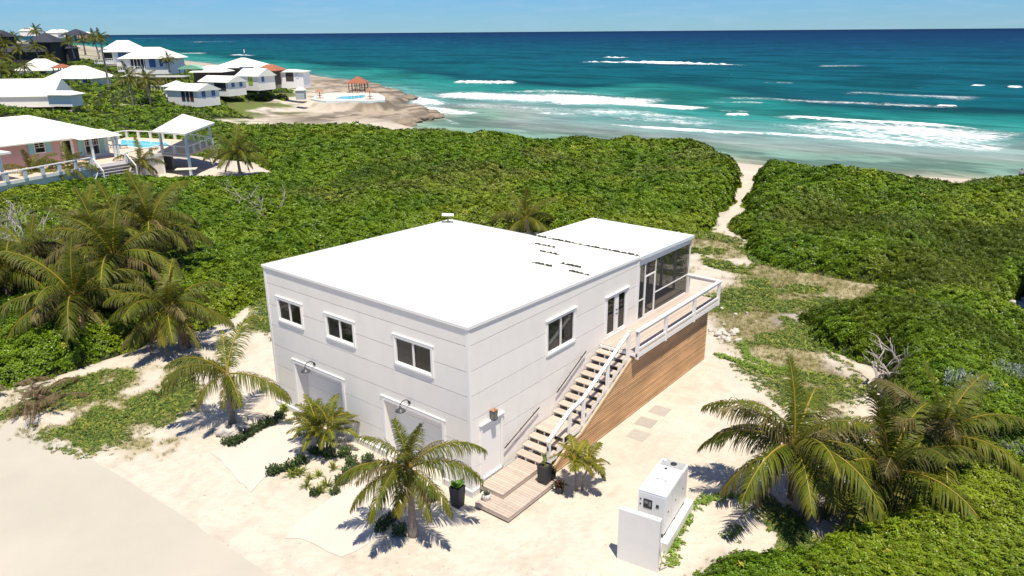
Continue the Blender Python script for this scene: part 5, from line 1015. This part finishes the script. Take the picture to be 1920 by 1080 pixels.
# porch gable wing (forward)
mb = MB(); mb.add([(xr-1.2, -2.4, 6.05), (wl+ov, -2.4, 6.05), (wl+ov, 1, 6.22), (xr-1.2, 1, 6.22), (xr-.2, -.2, 6.75), (wl-.6, -.2, 6.75)], [(0, 1, 5, 4), (1, 2, 5), (0, 4, 3), (3, 4, 5, 2), (0, 3, 2, 1)]); mb.build('porch_roof', WROOF, ph)
for x in (xr+.1, (xr+wl)/2+1.1, wl-.1): MB().box(x-.11, x+.11, -2.1, -1.88, 3.6, 6.06).build('porch_post', PWALL, ph)
w = MB().box(WN[0]-.1, WN[1]+.1, -.05, 0, WN[3], WN[3]+.1).box(WN[0]-.1, WN[1]+.1, -.05, 0, WN[2]-.1, WN[2]).box(WN[0]-.08, WN[0], -.05, 0, WN[2], WN[3]).box(WN[1], WN[1]+.08, -.05, 0, WN[2], WN[3]).box(WN[0], WN[1], .02, .06, 5.44, 5.5).box(xw-.03, xw+.03, .02, .06, 5.5, WN[3]).box(WN[0], WN[1], .02, .06, 5.72, 5.75).build('window', TRIM, ph)
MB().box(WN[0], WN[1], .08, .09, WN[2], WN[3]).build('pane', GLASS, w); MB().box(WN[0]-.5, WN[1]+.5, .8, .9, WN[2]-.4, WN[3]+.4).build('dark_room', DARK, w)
for s_ in (-1, 1): MB().box(xw+s_*.60, xw+s_*1.22, -.09, -.02, WN[2]-.1, WN[3]+.12).build('shutter', AQUA, ph)
d_ = MB().box(DO[0]-.12, DO[0], -.06, .1, DO[2], DO[3]).box(DO[1], DO[1]+.12, -.06, .1, DO[2], DO[3]).box(DO[0], DO[1], -.06, .1, DO[3], DO[3]+.12).box(DO[0], DO[1], .02, .07, DO[2], DO[2]+.25).box(DO[0]+.0, DO[0]+.12, .02, .07, DO[2]+.25, DO[3]).box(DO[1]-.12, DO[1], .02, .07, DO[2]+.25, DO[3]).build('door', TRIM, ph)
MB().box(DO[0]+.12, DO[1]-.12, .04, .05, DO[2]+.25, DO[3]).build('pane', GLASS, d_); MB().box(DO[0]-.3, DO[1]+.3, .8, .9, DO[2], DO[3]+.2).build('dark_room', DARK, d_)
w = MB(); n = 2; ww = (WB[1]-WB[0])/2
for i in range(2):
    x0 = WB[0]+i*ww; w.box(x0, x0+.08, -.05, .1, WB[2], WB[3]); w.box(x0+ww-.08, x0+ww, -.05, .1, WB[2], WB[3]); w.box(x0+.08, x0+ww-.08, .0, .06, 4.95, 5.02)
    for j in (1, 2): w.box(x0+ww*j/3-.015, x0+ww*j/3+.015, .0, .05, 5.02, WB[3])
    w.box(x0+.08, x0+ww-.08, .0, .05, 5.46, 5.49)
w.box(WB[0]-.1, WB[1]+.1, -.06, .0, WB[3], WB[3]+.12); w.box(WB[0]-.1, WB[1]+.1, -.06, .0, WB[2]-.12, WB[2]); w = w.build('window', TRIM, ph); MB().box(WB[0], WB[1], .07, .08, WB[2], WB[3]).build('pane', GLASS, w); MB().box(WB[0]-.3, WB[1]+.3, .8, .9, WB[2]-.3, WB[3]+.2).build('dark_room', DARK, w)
MB().box(WB[0]-.75, WB[0]-.12, -.07, -.0, WB[2], WB[3]).build('shutter', AQUA, ph); MB().box(WB[1]+.12, WB[1]+.6, -.07, -.0, WB[2], WB[3]).build('shutter', AQUA, ph)
# terrace (world polygon at z 3.6)
TZ = 3.6
t0, t1, t2, t3, t4 = [Vector(gp(*q, TZ)) for q in ((-60, 355), (172, 311), (238, 301), (305, 286), (352, 290))]
tb1 = Vector(gp(398, 271, TZ)); tb2 = Vector(gp(352, 262, TZ)); tb3 = Vector(gp(238, 257, TZ)); tb4 = Vector(gp(205, 263, TZ))
ter = thing('terrace', 'raised terrace with white retaining wall and balustrade around the pink house', 'terrace', (t1.x, t1.y, 0))
def tk(mb, name, m, **k): o = mb.build(name, m, ter, **k); o.location = (-t1.x, -t1.y, 0); return o
back = [Vector((ph.matrix_basis @ Vector((wl+1, 9, TZ)))), ph.matrix_basis @ Vector((-12, 9, TZ))]
def poly_prism(pts, z0, z1): return MB().prism([(p.x, p.y, z0) for p in pts], (0, 0, z1-z0))
tk(poly_prism([t0, t1, t2, t3, t4, tb1, tb2, tb3, back[0], back[1]], 3.32, 3.58), 'slab', BEIGE)
mbw = MB()
def wallseg(a, b, z0, z1, th, inset=0.): 
    d = (b-a).normalized(); nrm_ = Vector((-d.y, d.x, 0)); a2, b2 = a+nrm_*inset, b+nrm_*inset
    return MB().prism([(a2.x, a2.y, z0), (b2.x, b2.y, z0), (b2.x, b2.y, z1), (a2.x, a2.y, z1)], tuple(nrm_*th))
for a, b in ((t0, t1), (t1, t2), (t2, t3)): 
    tk(wallseg(a, b, -.5, 3.3, .25, .15), 'retaining_wall', mat('board_wall', (.84, .80, .73), .8, .1, 2, stretch=(3, 3, .3)))
    tk(wallseg(a, b, 3.30, 3.62, .15, -.02), 'coping', TRIM)
tk(wallseg(t3, t4, 3.2, 3.62, .15, 0), 'coping', TRIM)
# room front under the gazebo: recessed dark
q_in = (tb3-t3)*.45; tk(wallseg(t3+q_in, t4+q_in*.9, -.5, 3.3, .2), 'undercroft_wall', mat('grey_render', (.42, .40, .37), .8, .1))
tk(wallseg(t3, t3+q_in, -.5, 3.3, .2), 'undercroft_wall', WALLC)
def balustrade(a, b, step=1.9, skip0=False):
    L_ = (b-a).length; n_ = max(1, round(L_/step)); d = (b-a)/n_; hd2 = math.atan2(d.y, d.x)
    for i in range(0 if not skip0 else 1, n_+1):
        c = a+d*i; o = MB().box(-.2, .2, -.08, .08, 0, .85).build('baluster', mat('pale_grey_post', (.66, .67, .65), .7, .05), ter); o.location = (c.x-t1.x, c.y-t1.y, TZ); o.rotation_euler = (0, 0, hd2)
    m_ = (a+b)/2; o = MB().box(-L_/2, L_/2, -.11, .11, .85, .95).build('top_rail', TRIM, ter); o.location = (m_.x-t1.x, m_.y-t1.y, TZ); o.rotation_euler = (0, 0, hd2)
balustrade(t0, t1); balustrade(t2, t3); balustrade(t3, t4); balustrade(t4, tb1); balustrade(tb3, tb2); balustrade(tb4, tb3); balustrade(tb2, tb1)
# terrace stairs
sd_ = (t2-t1).normalized(); sn = Vector((sd_.y, -sd_.x, 0)); sw_ = (t2-t1).length
sta = thing('terrace_stairs', 'grey steps with white slanting rails down from the pink house terrace', 'stairs', (t1.x, t1.y, 0), math.atan2(sd_.y, sd_.x))
for i in range(9): MB().box(.3, sw_-.1, -.32*(i+1), -.32*i+.02, 3.4-(i+1)*.27+.2-.06, 3.4-(i+1)*.27+.2).build('tread', mat('grey_tread', (.36, .31, .28), .8, .1), sta)
for x in (.2, sw_-.05):
    mb = MB(); mb.prism([(x, -.05, 4.42), (x, -1.6, 3.2), (x, -1.6, 3.08), (x, -.05, 4.3)], (.1, 0, 0)); mb.build('handrail', TRIM, sta); MB().box(x, x+.1, -.1, 0, 3.4, 4.42).build('post', TRIM, sta); MB().box(x, x+.1, -1.65, -1.55, 1.2, 3.2).build('post', TRIM, sta)
    mb = MB(); mb.prism([(x-.6, -1.7, 3.1), (x-1.7, -1.9, 1.5), (x-1.7, -1.9, 1.36), (x-.6, -1.7, 2.96)], (.0, .1, 0)); mb.build('handrail', TRIM, sta)
# pool
pc = Vector(gp(287, 271, TZ)); a1_ = Vector(gp(228, 262, TZ)); a2_ = Vector(gp(310, 267, TZ)); a3_ = Vector(gp(322, 274, TZ)); a4_ = Vector(gp(262, 277, TZ)); a5_ = Vector(gp(226, 271, TZ))
t_ = thing('swimming_pool', 'small turquoise pool on the terrace beside the pink house', 'pool', (pc.x, pc.y, TZ))
o = poly_prism([a1_, a2_, a3_, a4_, a5_], 3.4, 3.61).build('water', POOL, t_); o.location = (-pc.x, -pc.y, -TZ)
cpts = [pc+(q-pc)*1.1 for q in (a1_, a2_, a3_, a4_, a5_)]; o = poly_prism(cpts, 3.4, 3.60).build('pool_coping', TRIM, t_); o.location = (-pc.x, -pc.y, -TZ)
def lounger(loc, rz, label):
    t_ = thing('lounger', label, 'lounger', loc, rz, 'teal loungers by the pool')
    MB().box(-.3, .3, -.9, .35, .28, .36).build('seat', TEAL, t_); o = MB().box(-.3, .3, 0, .75, 0, .07).build('backrest', TEAL, t_); o.location = (0, .35, .3); o.rotation_euler = (R(50), 0, 0)
    for a in (-.25, .25):
        for b_ in (-.8, .25): MB().box(a-.03, a+.03, b_-.03, b_+.03, 0, .28).build('leg', TEAL, t_)
for i, (px_, py_, lab) in enumerate(((212, 277, 'left teal lounger by the terrace pool'), (225, 278, 'right teal lounger by the terrace pool'))): lounger(Vector(gp(px_, py_, TZ)), hd+R(60), lab)
# gazebo: corners on picture
g1, g2, g3, g4 = Vector(gp(305, 285, TZ)), Vector(gp(353, 290, TZ)), Vector(gp(396, 270, TZ)), Vector(gp(350, 263, TZ)); gc = (g1+g2+g3+g4)/4
gz = thing('gazebo', 'white pyramid roofed gazebo on slim posts at the terrace corner', 'gazebo', (gc.x, gc.y, 0))
for i, g in enumerate((g1, g2, g3, g4)):
    z0_ = .2 if i in (1,) else 3.6
    MB().box(g.x-gc.x-.13, g.x-gc.x+.13, g.y-gc.y-.13, g.y-gc.y+.13, z0_, 6.15).build('post', PWALL, gz)
cr_ = [gc+(g-gc)*1.28 for g in (g1, g2, g3, g4)]
mb = MB(); mb.add([(g.x-gc.x, g.y-gc.y, 6.25) for g in cr_]+[(0, 0, 7.75)]+[(g.x-gc.x, g.y-gc.y, 6.05) for g in cr_], [(0, 1, 4), (1, 2, 4), (2, 3, 4), (3, 0, 4), (0, 5, 6, 1), (1, 6, 7, 2), (2, 7, 8, 3), (3, 8, 5, 0), (8, 7, 6, 5)]); mb.build('roof', WROOF, gz)
t_ = thing('porch_canopy', 'white flat canopy corner with post at the left picture edge', 'canopy', Vector(gp(8, 338, TZ)), hd)
MB().box(-6, .8, -.8, 3, 2.55, 2.75).build('roof', WROOF, t_); MB().box(-.12, .12, -.12, .12, 0, 2.55).build('post', PWALL, t_)
# golf cart
q = place(357, 349, 84); gt = thing('golf_cart', 'beige canopied golf cart parked on the sand below the gazebo', 'golf cart', (q.x, q.y, tz(q.x, q.y)), RIGHTANG+R(12))
CB = mat('cart_beige', (.48, .37, .26), .4, .05); MB().box(-1.15, 1.15, -.55, .55, .3, .42).build('floor_pan', BLACK, gt); mb = MB(); mb.prism([(.5, -.55, .42), (1.25, -.55, .42), (1.2, -.55, .7), (.7, -.55, .95), (.5, -.55, .95)], (0, 1.1, 0)); mb.build('front_body', DKW, gt, bevel=.03)
MB().box(-1.2, -.35, -.55, .55, .42, .75).build('rear_body', CB, gt, bevel=.03); MB().box(-.55, .1, -.5, .5, .72, .84).build('seat', DKF, gt, bevel=.02); MB().box(-.62, -.5, -.5, .5, .84, 1.25).build('backrest', CB, gt, bevel=.02)
MB().box(-1.3, .95, -.62, .62, 1.85, 1.93).build('canopy', mat('cart_canopy', (.70, .62, .46), .6, .03), gt, bevel=.02)
for x, x2 in ((-1.0, -1.1), (1.0, .7)):
    for y in (-.52, .52): MB().tube([(x, y, .7), (x2, y, 1.85)], .02, 6).build('canopy_post', BLACK, gt)
for x in (-.85, .85):
    for y in (-.5, .5): o = MB().lathe([(.1, -.09), (.24, -.09), (.26, 0), (.24, .09), (.1, .09)], 16).build('wheel', BLACK, gt); o.location = (x, y, .26); o.rotation_euler = (R(90), 0, 0)
MB().tube([(.75, -.2, .9), (.5, -.2, 1.15)], .015, 5).build('steering_column', BLACK, gt)
# ------------------------------------------------------------------ far buildings
def hip(name, label, px_, py_, dist_, W_, D_, wh, rh, rot=0., wallm=TRIM, roofm=WROOF, ov=.5, ridge=.35, opens=(), side=(), posts=None, gable=False, cat='house', group=None, zoff=0., apexmid=.5):
    c = place(px_, py_, dist_); t_ = thing(name, label, cat, (c.x, c.y, c.z+zoff), RIGHTANG+R(rot), group)
    if posts:
        for (x, y) in posts: MB().box(x-.1, x+.1, y-.1, y+.1, 0, wh).build('post', wallm, t_)
    else:
        mb = MB(); wallm2 = wallm; mb.box(-W_/2, W_/2, 0, D_, -1.2, wh); mb.build('wall', wallm, t_)
    a, b_ = W_/2+ov, D_+ov; r = W_/2*ridge
    if gable: V_ = [(-a, -ov, wh), (a, -ov, wh), (a, b_, wh), (-a, b_, wh), (-a, D_/2, wh+rh), (a, D_/2, wh+rh)]
    else: V_ = [(-a, -ov, wh), (a, -ov, wh), (a, b_, wh), (-a, b_, wh), (-r, D_/2, wh+rh), (r, D_/2, wh+rh)]
    mb = MB(); mb.add(V_+[(x, y, z-.12) for x, y, z in V_[:4]], [(0, 1, 5, 4), (1, 2, 5), (2, 3, 4, 5), (3, 0, 4), (0, 6, 7, 1), (1, 7, 8, 2), (2, 8, 9, 3), (3, 9, 6, 0), (9, 8, 7, 6)])
    if roofm is WROOF or True: mb.build('roof', roofm, t_)
    for nm, x0, x1, z0, z1, m_ in opens: MB().box(x0, x1, -.06, .0, z0, z1).build(nm, m_, t_)
    for nm, y0, y1, z0, z1, m_ in side: MB().box(W_/2, W_/2+.08, y0, y1, z0, z1).build(nm, m_, t_)
    return t_
def fence_front(t_, x0, x1, y, n=9, h=1.0):
    for i in range(n): x = x0+(x1-x0)*i/(n-1); MB().box(x-.06, x+.06, y-.06, y+.06, -.3, h).build('rail_post', TRIM, t_)
    MB().box(x0, x1, y-.08, y+.08, h, h+.1).build('rail', TRIM, t_); MB().box(x0, x1, y-.1, y+1.6, -.45, -.02).build('porch_floor', TRIM, t_)
DG_ = DARK
# long roof at the left edge (gable, ridge along the picture)
h1 = hip('long_house', 'long white roofed building at the left picture edge', 20, 189, 142, 15, 8, .8, 2.9, 4, WHITE, gable=True, ridge=1, ov=.3)
h1b = hip('side_canopy', 'low white lean-to roof at the end of the long building', 112, 187, 139, 4.6, 3, .9, .6, -8, WHITE, ridge=.8, cat='roof')
t_ = hip('blue_shuttered_house', 'white hip roofed house with three blue shutters in the middle of the left hillside', 137, 174, 188, 10.2, 8, 3.4, 2.8, -6, ov=1.1, opens=[('shutter', -2.6, -.4, 1.3, 3.3, BLUE), ('shutter', 1.0, 2.1, 1.9, 3.3, BLUE), ('shutter', 3.2, 4.9, 1.5, 3.3, BLUE), ('door', -4.8, -3.3, .6, 3.0, DG_)]); fence_front(t_, -6.4, -3.4, -1.2, 5, 1.2)
t_ = hip('hip_roofed_house', 'white hip roofed house left of the red roofed shelter', 68, 143, 214, 9, 7, 1.6, 2.9, 0, ov=.9, opens=[('window', 1, 3, .2, 1.2, DG_)])
t_ = hip('red_shelter', 'open shelter with small red roof between two white hip roofs', 112, 141, 205, 3.2, 3, 1.9, .9, -5, REDR, REDR, ov=.5, posts=[(-1.5, 0), (0, 0), (1.5, 0), (-1.5, 3), (1.5, 3)], cat='shelter')
t_ = hip('upper_house', 'rear white hip roofed house at the top of the hillside by the sea', 226, 116, 242, 10.5, 8, 3.0, 3.3, 3, ov=1.0, opens=[('shutter', -.4, 2.2, 1.3, 2.8, BLUE), ('porch_opening', -4.9, -2.2, .5, 2.7, DG_)]); fence_front(t_, -7, -1.2, -1.8, 10, 1.0)
t_ = hip('upper_house', 'front white hip roofed house with blue shutters at the top by the sea', 276, 131, 225, 13.8, 9, 3.2, 3.0, -4, ov=1.0, opens=[('shutter', .9, 2.8, .7, 3.0, BLUE), ('shutter', 4.0, 4.9, .9, 3.0, BLUE), ('shutter', 5.6, 6.7, 1.8, 3.0, BLUE), ('porch_opening', -4.8, -.4, .4, 2.9, DG_)])
for k in range(5): MB().box(-4.6+k*1.0, -4.45+k*1.0, -.3, -.15, 0, 3).build('post', TRIM, t_)
fence_front(t_, -7.6, -.3, -1.9, 12, 1.0)
# cottages with gables
def cottage(px_, py_, d_, W_, D_, wh, rh, rot, label, opens, ns=2):
    t_ = hip('cottage', label, px_, py_, d_, W_, D_, wh, rh, rot, WHITE, gable=True, ov=.35, opens=opens, group='white cottages on the hillside')
    mb = MB(); mb.prism([(W_/2, 0, wh-.01), (W_/2, D_, wh-.01), (W_/2, D_/2, wh+rh*.93)], (-.1, 0, 0)); mb.build('gable', WHITE, t_)
    for k in range(ns): y = D_*(.28+.44*k); MB().prism([(W_/2+.02, y-.45, .8), (W_/2+.02, y+.45, .8), (W_/2+.02, y+.45, 2.2), (W_/2+.02, y-.45, 2.2)], (.07, 0, 0)).build('shutter', BLUE, t_)
    return t_
cottage(343, 189, 166, 9.2, 6.0, 2.2, 1.3, -27, 'nearest white cottage with dark glass doors and blue shutters', [('door', -.2, .9, 0, 2.1, DG_), ('door', 1.2, 2.1, 0, 2.1, DG_), ('door', 2.4, 3.4, 0, 2.1, mat('maroon', (.12, .02, .02), .6))])
cottage(402, 170, 182, 9.0, 5.6, 2.0, 1.3, -26, 'white cottage with dark porch between the nearest cottage and the green door cottage', [('porch_opening', .2, 3.8, .1, 2.0, DG_)])
cottage(465, 160, 189, 6.6, 6.0, 2.2, 1.7, -24, 'white cottage with bright green door', [('door', .3, 1.6, .1, 2.2, GREEND), ('window', -2.6, -.6, .8, 2.0, PWALL)], 1)
hip('lodge_wing', 'low white roofed wing left of the lodge', 390, 148, 196, 7.2, 6, 1.7, 1.4, -3, DKW, ov=.8)
lg = hip('lodge', 'largest white roofed lodge with shallow gable facing the sea', 446, 143, 212, 12.0, 9, 2.3, 2.4, -6, DKW, ov=1.0, ridge=.1)
MB().box(1.2, 5.2, -1.05, -.95, 1.7, 2.5).build('awning', mat('navy_awning', (.05, .08, .17), .6), lg)
MB().lathe([(.12, 6), (.12, 6.9)], 8, .3, 5).build('vent_pipe', TRIM, lg)
hip('red_roof_house', 'terracotta roofed lounge between the lodge and the long white bar', 500, 150, 196, 5.0, 5, 2.3, 1.4, -12, DKW, REDR, ov=.6)
bb = hip('beach_bar', 'long white flat roofed bar at the end of the hillside row', 540, 156, 198, 8.2, 5, 2.8, .5, -5, TRIM, ov=.4, opens=[('opening', -3.8, -2.2, .4, 2.5, DG_), ('opening', -.4, 1.6, .5, 2.6, DKW), ('opening', 2.2, 3.0, 1.2, 2.6, PWALL)], cat='bar')
# open shelters
ps = [(x, y) for x in (-5, -3, -1, 1, 3, 5) for y in (0, 4)]
pg = hip('flat_pergola', 'grey flat roofed pergola with red posts in the hillside yard', 303, 168, 183, 10.6, 4, 2.9, .25, -5, REDR, GREYR, ov=.3, ridge=.9, posts=ps, cat='pergola')
for i in range(8): MB().box(-2+i*.75, -1.93+i*.75, -1.0, -.93, -.2, .9).build('rail_post', TRIM, pg)
MB().box(-2, 3.4, -1.05, -.9, .9, 1.0).build('rail', TRIM, pg)
gr = thing('green_canopy', 'rounded pale green fabric canopy on posts in the hillside yard', 'canopy', place(358, 150, 196), RIGHTANG)
mb = MB(); n = 12
P = [(-3.3+6.6*i/n, 0, 2.6+1.05*math.sin(math.pi*i/n)) for i in range(n+1)]; mb.prism(P, (0, 3.4, 0)); mb.build('canopy', GREENC, gr)
for x in (-2.6, 2.6):
    for y in (.2, 3.2): MB().box(x-.08, x+.08, y-.08, y+.08, 0, 2.7).build('post', BLACK, gr)
hip('white_shelter', 'small white flat roofed shelter left of the grey pergola', 245, 158, 186, 3.4, 3, 1.9, .4, 5, TRIM, ov=.3, posts=[(-1.5, 0), (1.5, 0), (1.5, 3), (-1.5, 3)], cat='shelter')
hip('small_gable', 'small white gabled shed behind the nearest cottage', 326, 172, 172, 4.2, 3, 1.2, 1.1, -8, WHITE, cat='shed', ridge=.05)
hip('utility_kiosk', 'tiny kiosk with rounded white roof beside the path to the sea pool', 562, 177, 182, 2.0, 1.8, 1.0, .7, 0, mat('kiosk_grey', (.4, .45, .43), .7), ov=.2, ridge=.1, cat='kiosk')
# dark timber houses
dk1 = hip('dark_house', 'dark grey two storey timber house with shingled pavilion roof', 82, 112, 262, 7.6, 7, 5.6, 3.0, 0, DKW, DKR, ov=1.2, ridge=.05, opens=[('window', -2.2, -.6, 3.6, 5, DG_), ('window', 1.4, 2.9, 3.6, 5, DG_)])
hip('dark_wing', 'low dark roofed wing left of the dark timber house', 42, 113, 256, 11, 6, 2.6, 2.6, 4, DKW, DKR, ov=.8); hip('dark_wing', 'low dark roofed wing right of the dark timber house', 108, 108, 268, 8, 6, 3.0, 1.7, -4, DKW, DKR, ov=.6)
hip('dark_pavilion', 'open dark pavilion with hip roof on posts on the hilltop', 138, 80, 305, 5.6, 5, 2.9, 2.1, -10, DKW, DKR, ov=1.4, ridge=.15, posts=[(-2.7, 0), (-1, 0), (1.0, 0), (2.7, 0), (-2.7, 5), (0, 5), (2.7, 5)], cat='pavilion')
hip('dark_house', 'dark roofed house cut off by the left picture edge', -6, 92, 270, 6, 6, 4, 2.2, 0, DKW, DKR, ov=.8)
for px_, py_, d_, w_, lab in ((53, 63, 700, 14, 'tiny white house on the skyline left of the windswept palm'), (98, 67, 680, 10, 'small white house on the skyline right of the windswept palm'), (112, 66, 720, 12, 'white house on the skyline left of the dark pavilion'), (158, 68, 900, 16, 'pale pink house far along the coast')): hip('skyline_house', lab, px_, py_+2, d_, w_, 9, 3.5, 2.4, 0, TRIM if w_ < 15 else PINK, WROOF, cat='house')
# ------------------------------------------------------------------ sea pool terrace on the point
pp = place(655, 196, 178); PZ = pp.z+.3
sp_ = thing('sea_pool_terrace', 'white walled pool terrace on the rocky point', 'pool', (pp.x, pp.y, PZ), RIGHTANG+R(-3))
def px2l(px_, py_, z=0):   # picture point on the terrace level to local coordinates
    q = Vector(gp(px_, py_, PZ+z)); return sp_.matrix_basis.inverted() @ q if False else (Matrix.Translation((pp.x, pp.y, PZ)) @ Matrix.Rotation(RIGHTANG+R(-3), 4, 'Z')).inverted() @ q
out = [(583, 186), (600, 189), (612, 190), (650, 189), (690, 190), (722, 188), (721, 182), (708, 175), (690, 174), (650, 173), (612, 174), (590, 180)]
P = [px2l(*q) for q in out]; cc_ = sum(P, Vector())/len(P)
MB().prism([(q.x, q.y, -1.9) for q in P], (0, 0, 1.85)).build('terrace_wall', mat('pool_wall_blue', (.62, .76, .80), .6, .05), sp_)
MB().prism([(cc_.x+(q.x-cc_.x)*.985, cc_.y+(q.y-cc_.y)*.985, -.048) for q in P], (0, 0, .05)).build('paving', mat('pink_paving', (.70, .58, .50), .8, .05), sp_)
W_ = [px2l(*q, .0) for q in ((628, 185), (640, 181), (662, 180), (683, 178), (686, 181), (678, 184), (655, 186))]
MB().prism([(q.x, q.y, .003) for q in W_], (0, 0, .02)).build('water', POOL, sp_)
for (a, b) in ((0, 1), (1, 2), (2, 3), (3, 4), (4, 5), (5, 6), (6, 7)):
    a_, b_ = P[a], P[b]; d = (b_-a_); nn_ = Vector((-d.y, d.x, 0)).normalized()*.25; MB().prism([(a_.x, a_.y, -.04), (b_.x, b_.y, -.04), (b_.x, b_.y, .12), (a_.x, a_.y, .12)], tuple(nn_)).build('parapet', TRIM, sp_)
def thatched(px_, py_, z, r_, h_, label):
    q = gp(px_, py_, PZ); t_ = thing('thatched_umbrella', label, 'umbrella', q, 0, 'thatched umbrellas on the pool terrace'); MB().tube([(0, 0, 0), (0, 0, h_)], .09, 6).build('pole', DKW, t_); MB().lathe([(r_, h_-.15), (r_*.95, h_-.1), (r_*.1, h_+.75), (.02, h_+.8)], 10).build('canopy', THATCH, t_)
    o = MB().lathe([(.1, 0), (.1, .65), (.7, .66), (.7, .72)], 10).build('table', DKW, t_)
thatched(600, 184, 0, 1.1, 1.7, 'left thatched umbrella on the sea pool terrace'); thatched(694, 186, 0, 1.1, 2.1, 'right thatched umbrella on the sea pool terrace')
q = Vector(gp(670, 174, PZ)); pv_ = thing('sea_gazebo', 'open gazebo with pyramid terracotta roof on the sea pool terrace', 'gazebo', q, RIGHTANG)
for x in (-2.2, -1.3, 0, 1.3, 2.2):
    for y in (0, 4.0): MB().box(x-.09, x+.09, y-.09, y+.09, 0, 2.6).build('post', mat('brown_post', (.16, .07, .05), .7, .1), pv_)
mb = MB(); a = 2.8; mb.add([(-a, -.6, 2.6), (a, -.6, 2.6), (a, 4.6, 2.6), (-a, 4.6, 2.6), (0, 2, 4.3)]+[(x, y, 2.45) for x, y in ((-a, -.6), (a, -.6), (a, 4.6), (-a, 4.6))], [(0, 1, 4), (1, 2, 4), (2, 3, 4), (3, 0, 4), (0, 5, 6, 1), (1, 6, 7, 2), (2, 7, 8, 3), (3, 8, 5, 0), (8, 7, 6, 5)]); mb.build('roof', REDR, pv_)
mb = MB(); mb.box(-2.1, 2.1, .3, .5, .45, .6); mb.box(-2.1, 2.1, 3.6, 3.8, .45, .6); mb.build('bench', DKW, pv_)
# rocks of the point: craggy ledges
rr = random.Random(9); n = 0
LED = [(820, 218), (800, 222), (780, 226), (765, 232), (745, 236), (812, 212), (770, 184), (760, 188), (745, 190), (730, 190), (790, 214), (735, 232)]
for i, (px_, py_) in enumerate(LED):
    q = gp(px_-4, py_, -1.6); o = MB().blob((0, 0, 0), rr.uniform(1.6, 2.8), 700+i, 3, .5, .42).build('rock_ledge', mat('craggy_rock', (.27, .21, .15), .95, .35, 1.2, 1., 3, dirt=((.07, .06, .05), .6, .8)), None, True); o.location = (q[0], q[1], -1.75); tag(o, 'craggy brown rock at the edge of the rocky point', 'rock', 'rocks along the rocky point')
# people on the beach
def person(px_, py_, label, shirt, shorts, stride, seed):
    q = gp(px_, py_, -1.95); z = tz(q[0], q[1]); t_ = thing('person', label, 'person', (q[0], q[1], max(z, -2.1)), R(100))
    s = stride; V_ = [(0, 0, .95), (0, .0, 1.2), (0, 0, 1.42), (0, 0, 1.52), (0, .01, 1.62), (0, .01, 1.72), (.1, 0, .9), (.11, s*.15, .5), (.11, s*.05+.0, .08), (.11, s*.05+.12, .04), (-.1, 0, .9), (-.11, -s*.1, .5), (-.11, -s*.3, .1), (-.11, -s*.3+.12, .05), (.2, 0, 1.4), (.25, -.05, 1.12), (.24, .08, .88), (.24, .1, .8), (-.2, 0, 1.4), (-.25, .05, 1.12), (-.24, .12, .88), (-.24, .14, .8)]
    E_ = [(0, 1), (1, 2), (2, 3), (3, 4), (4, 5), (0, 6), (6, 7), (7, 8), (8, 9), (0, 10), (10, 11), (11, 12), (12, 13), (2, 14), (14, 15), (15, 16), (16, 17), (2, 18), (18, 19), (19, 20), (20, 21)]
    rd = [.13, .13, .13, .06, .095, .08, .09, .06, .04, .035, .09, .06, .04, .035, .055, .042, .035, .03, .055, .042, .035, .03]
    me_ = bpy.data.meshes.new('body'); me_.from_pydata(V_, E_, []); me_.materials.append(SKIN); o = bpy.data.objects.new('body', me_); COL.objects.link(o); o.parent = t_
    md = o.modifiers.new('skin', 'SKIN'); 
    if not me_.skin_vertices: bpy.context.view_layer.objects.active = o
    for i_, r_ in enumerate(rd):
        try: me_.skin_vertices[0].data[i_].radius = (r_, r_)
        except Exception: break
    try: me_.skin_vertices[0].data[0].use_root = True
    except Exception: pass
    o.modifiers.new('sub', 'SUBSURF').levels = 1
    MB().lathe([(.17, 1.0), (.18, 1.15), (.2, 1.38), (.13, 1.47), (.08, 1.49)], 12).build('shirt', mat(*shirt), t_, True); MB().lathe([(.16, .72), (.18, .85), (.17, 1.02)], 12).build('shorts', mat(*shorts), t_, True)
    MB().lathe([(.098, 1.66), (.10, 1.72), (.07, 1.81), (.01, 1.83)], 12).build('hair', mat('dark_hair', (.05, .035, .025), .7), t_, True)
person(1911, 342, 'person in a blue grey top walking on the beach at the right edge', ('blue_grey_shirt', (.2, .26, .36), .8), ('navy_shorts', (.05, .07, .14), .8), .9, 1)
person(1919, 342, 'person in a pale top walking on the beach nearest the right edge', ('pale_shirt', (.6, .55, .52), .8), ('tan_shorts', (.4, .3, .22), .8), -.8, 2)
print('objects', len(bpy.data.objects))
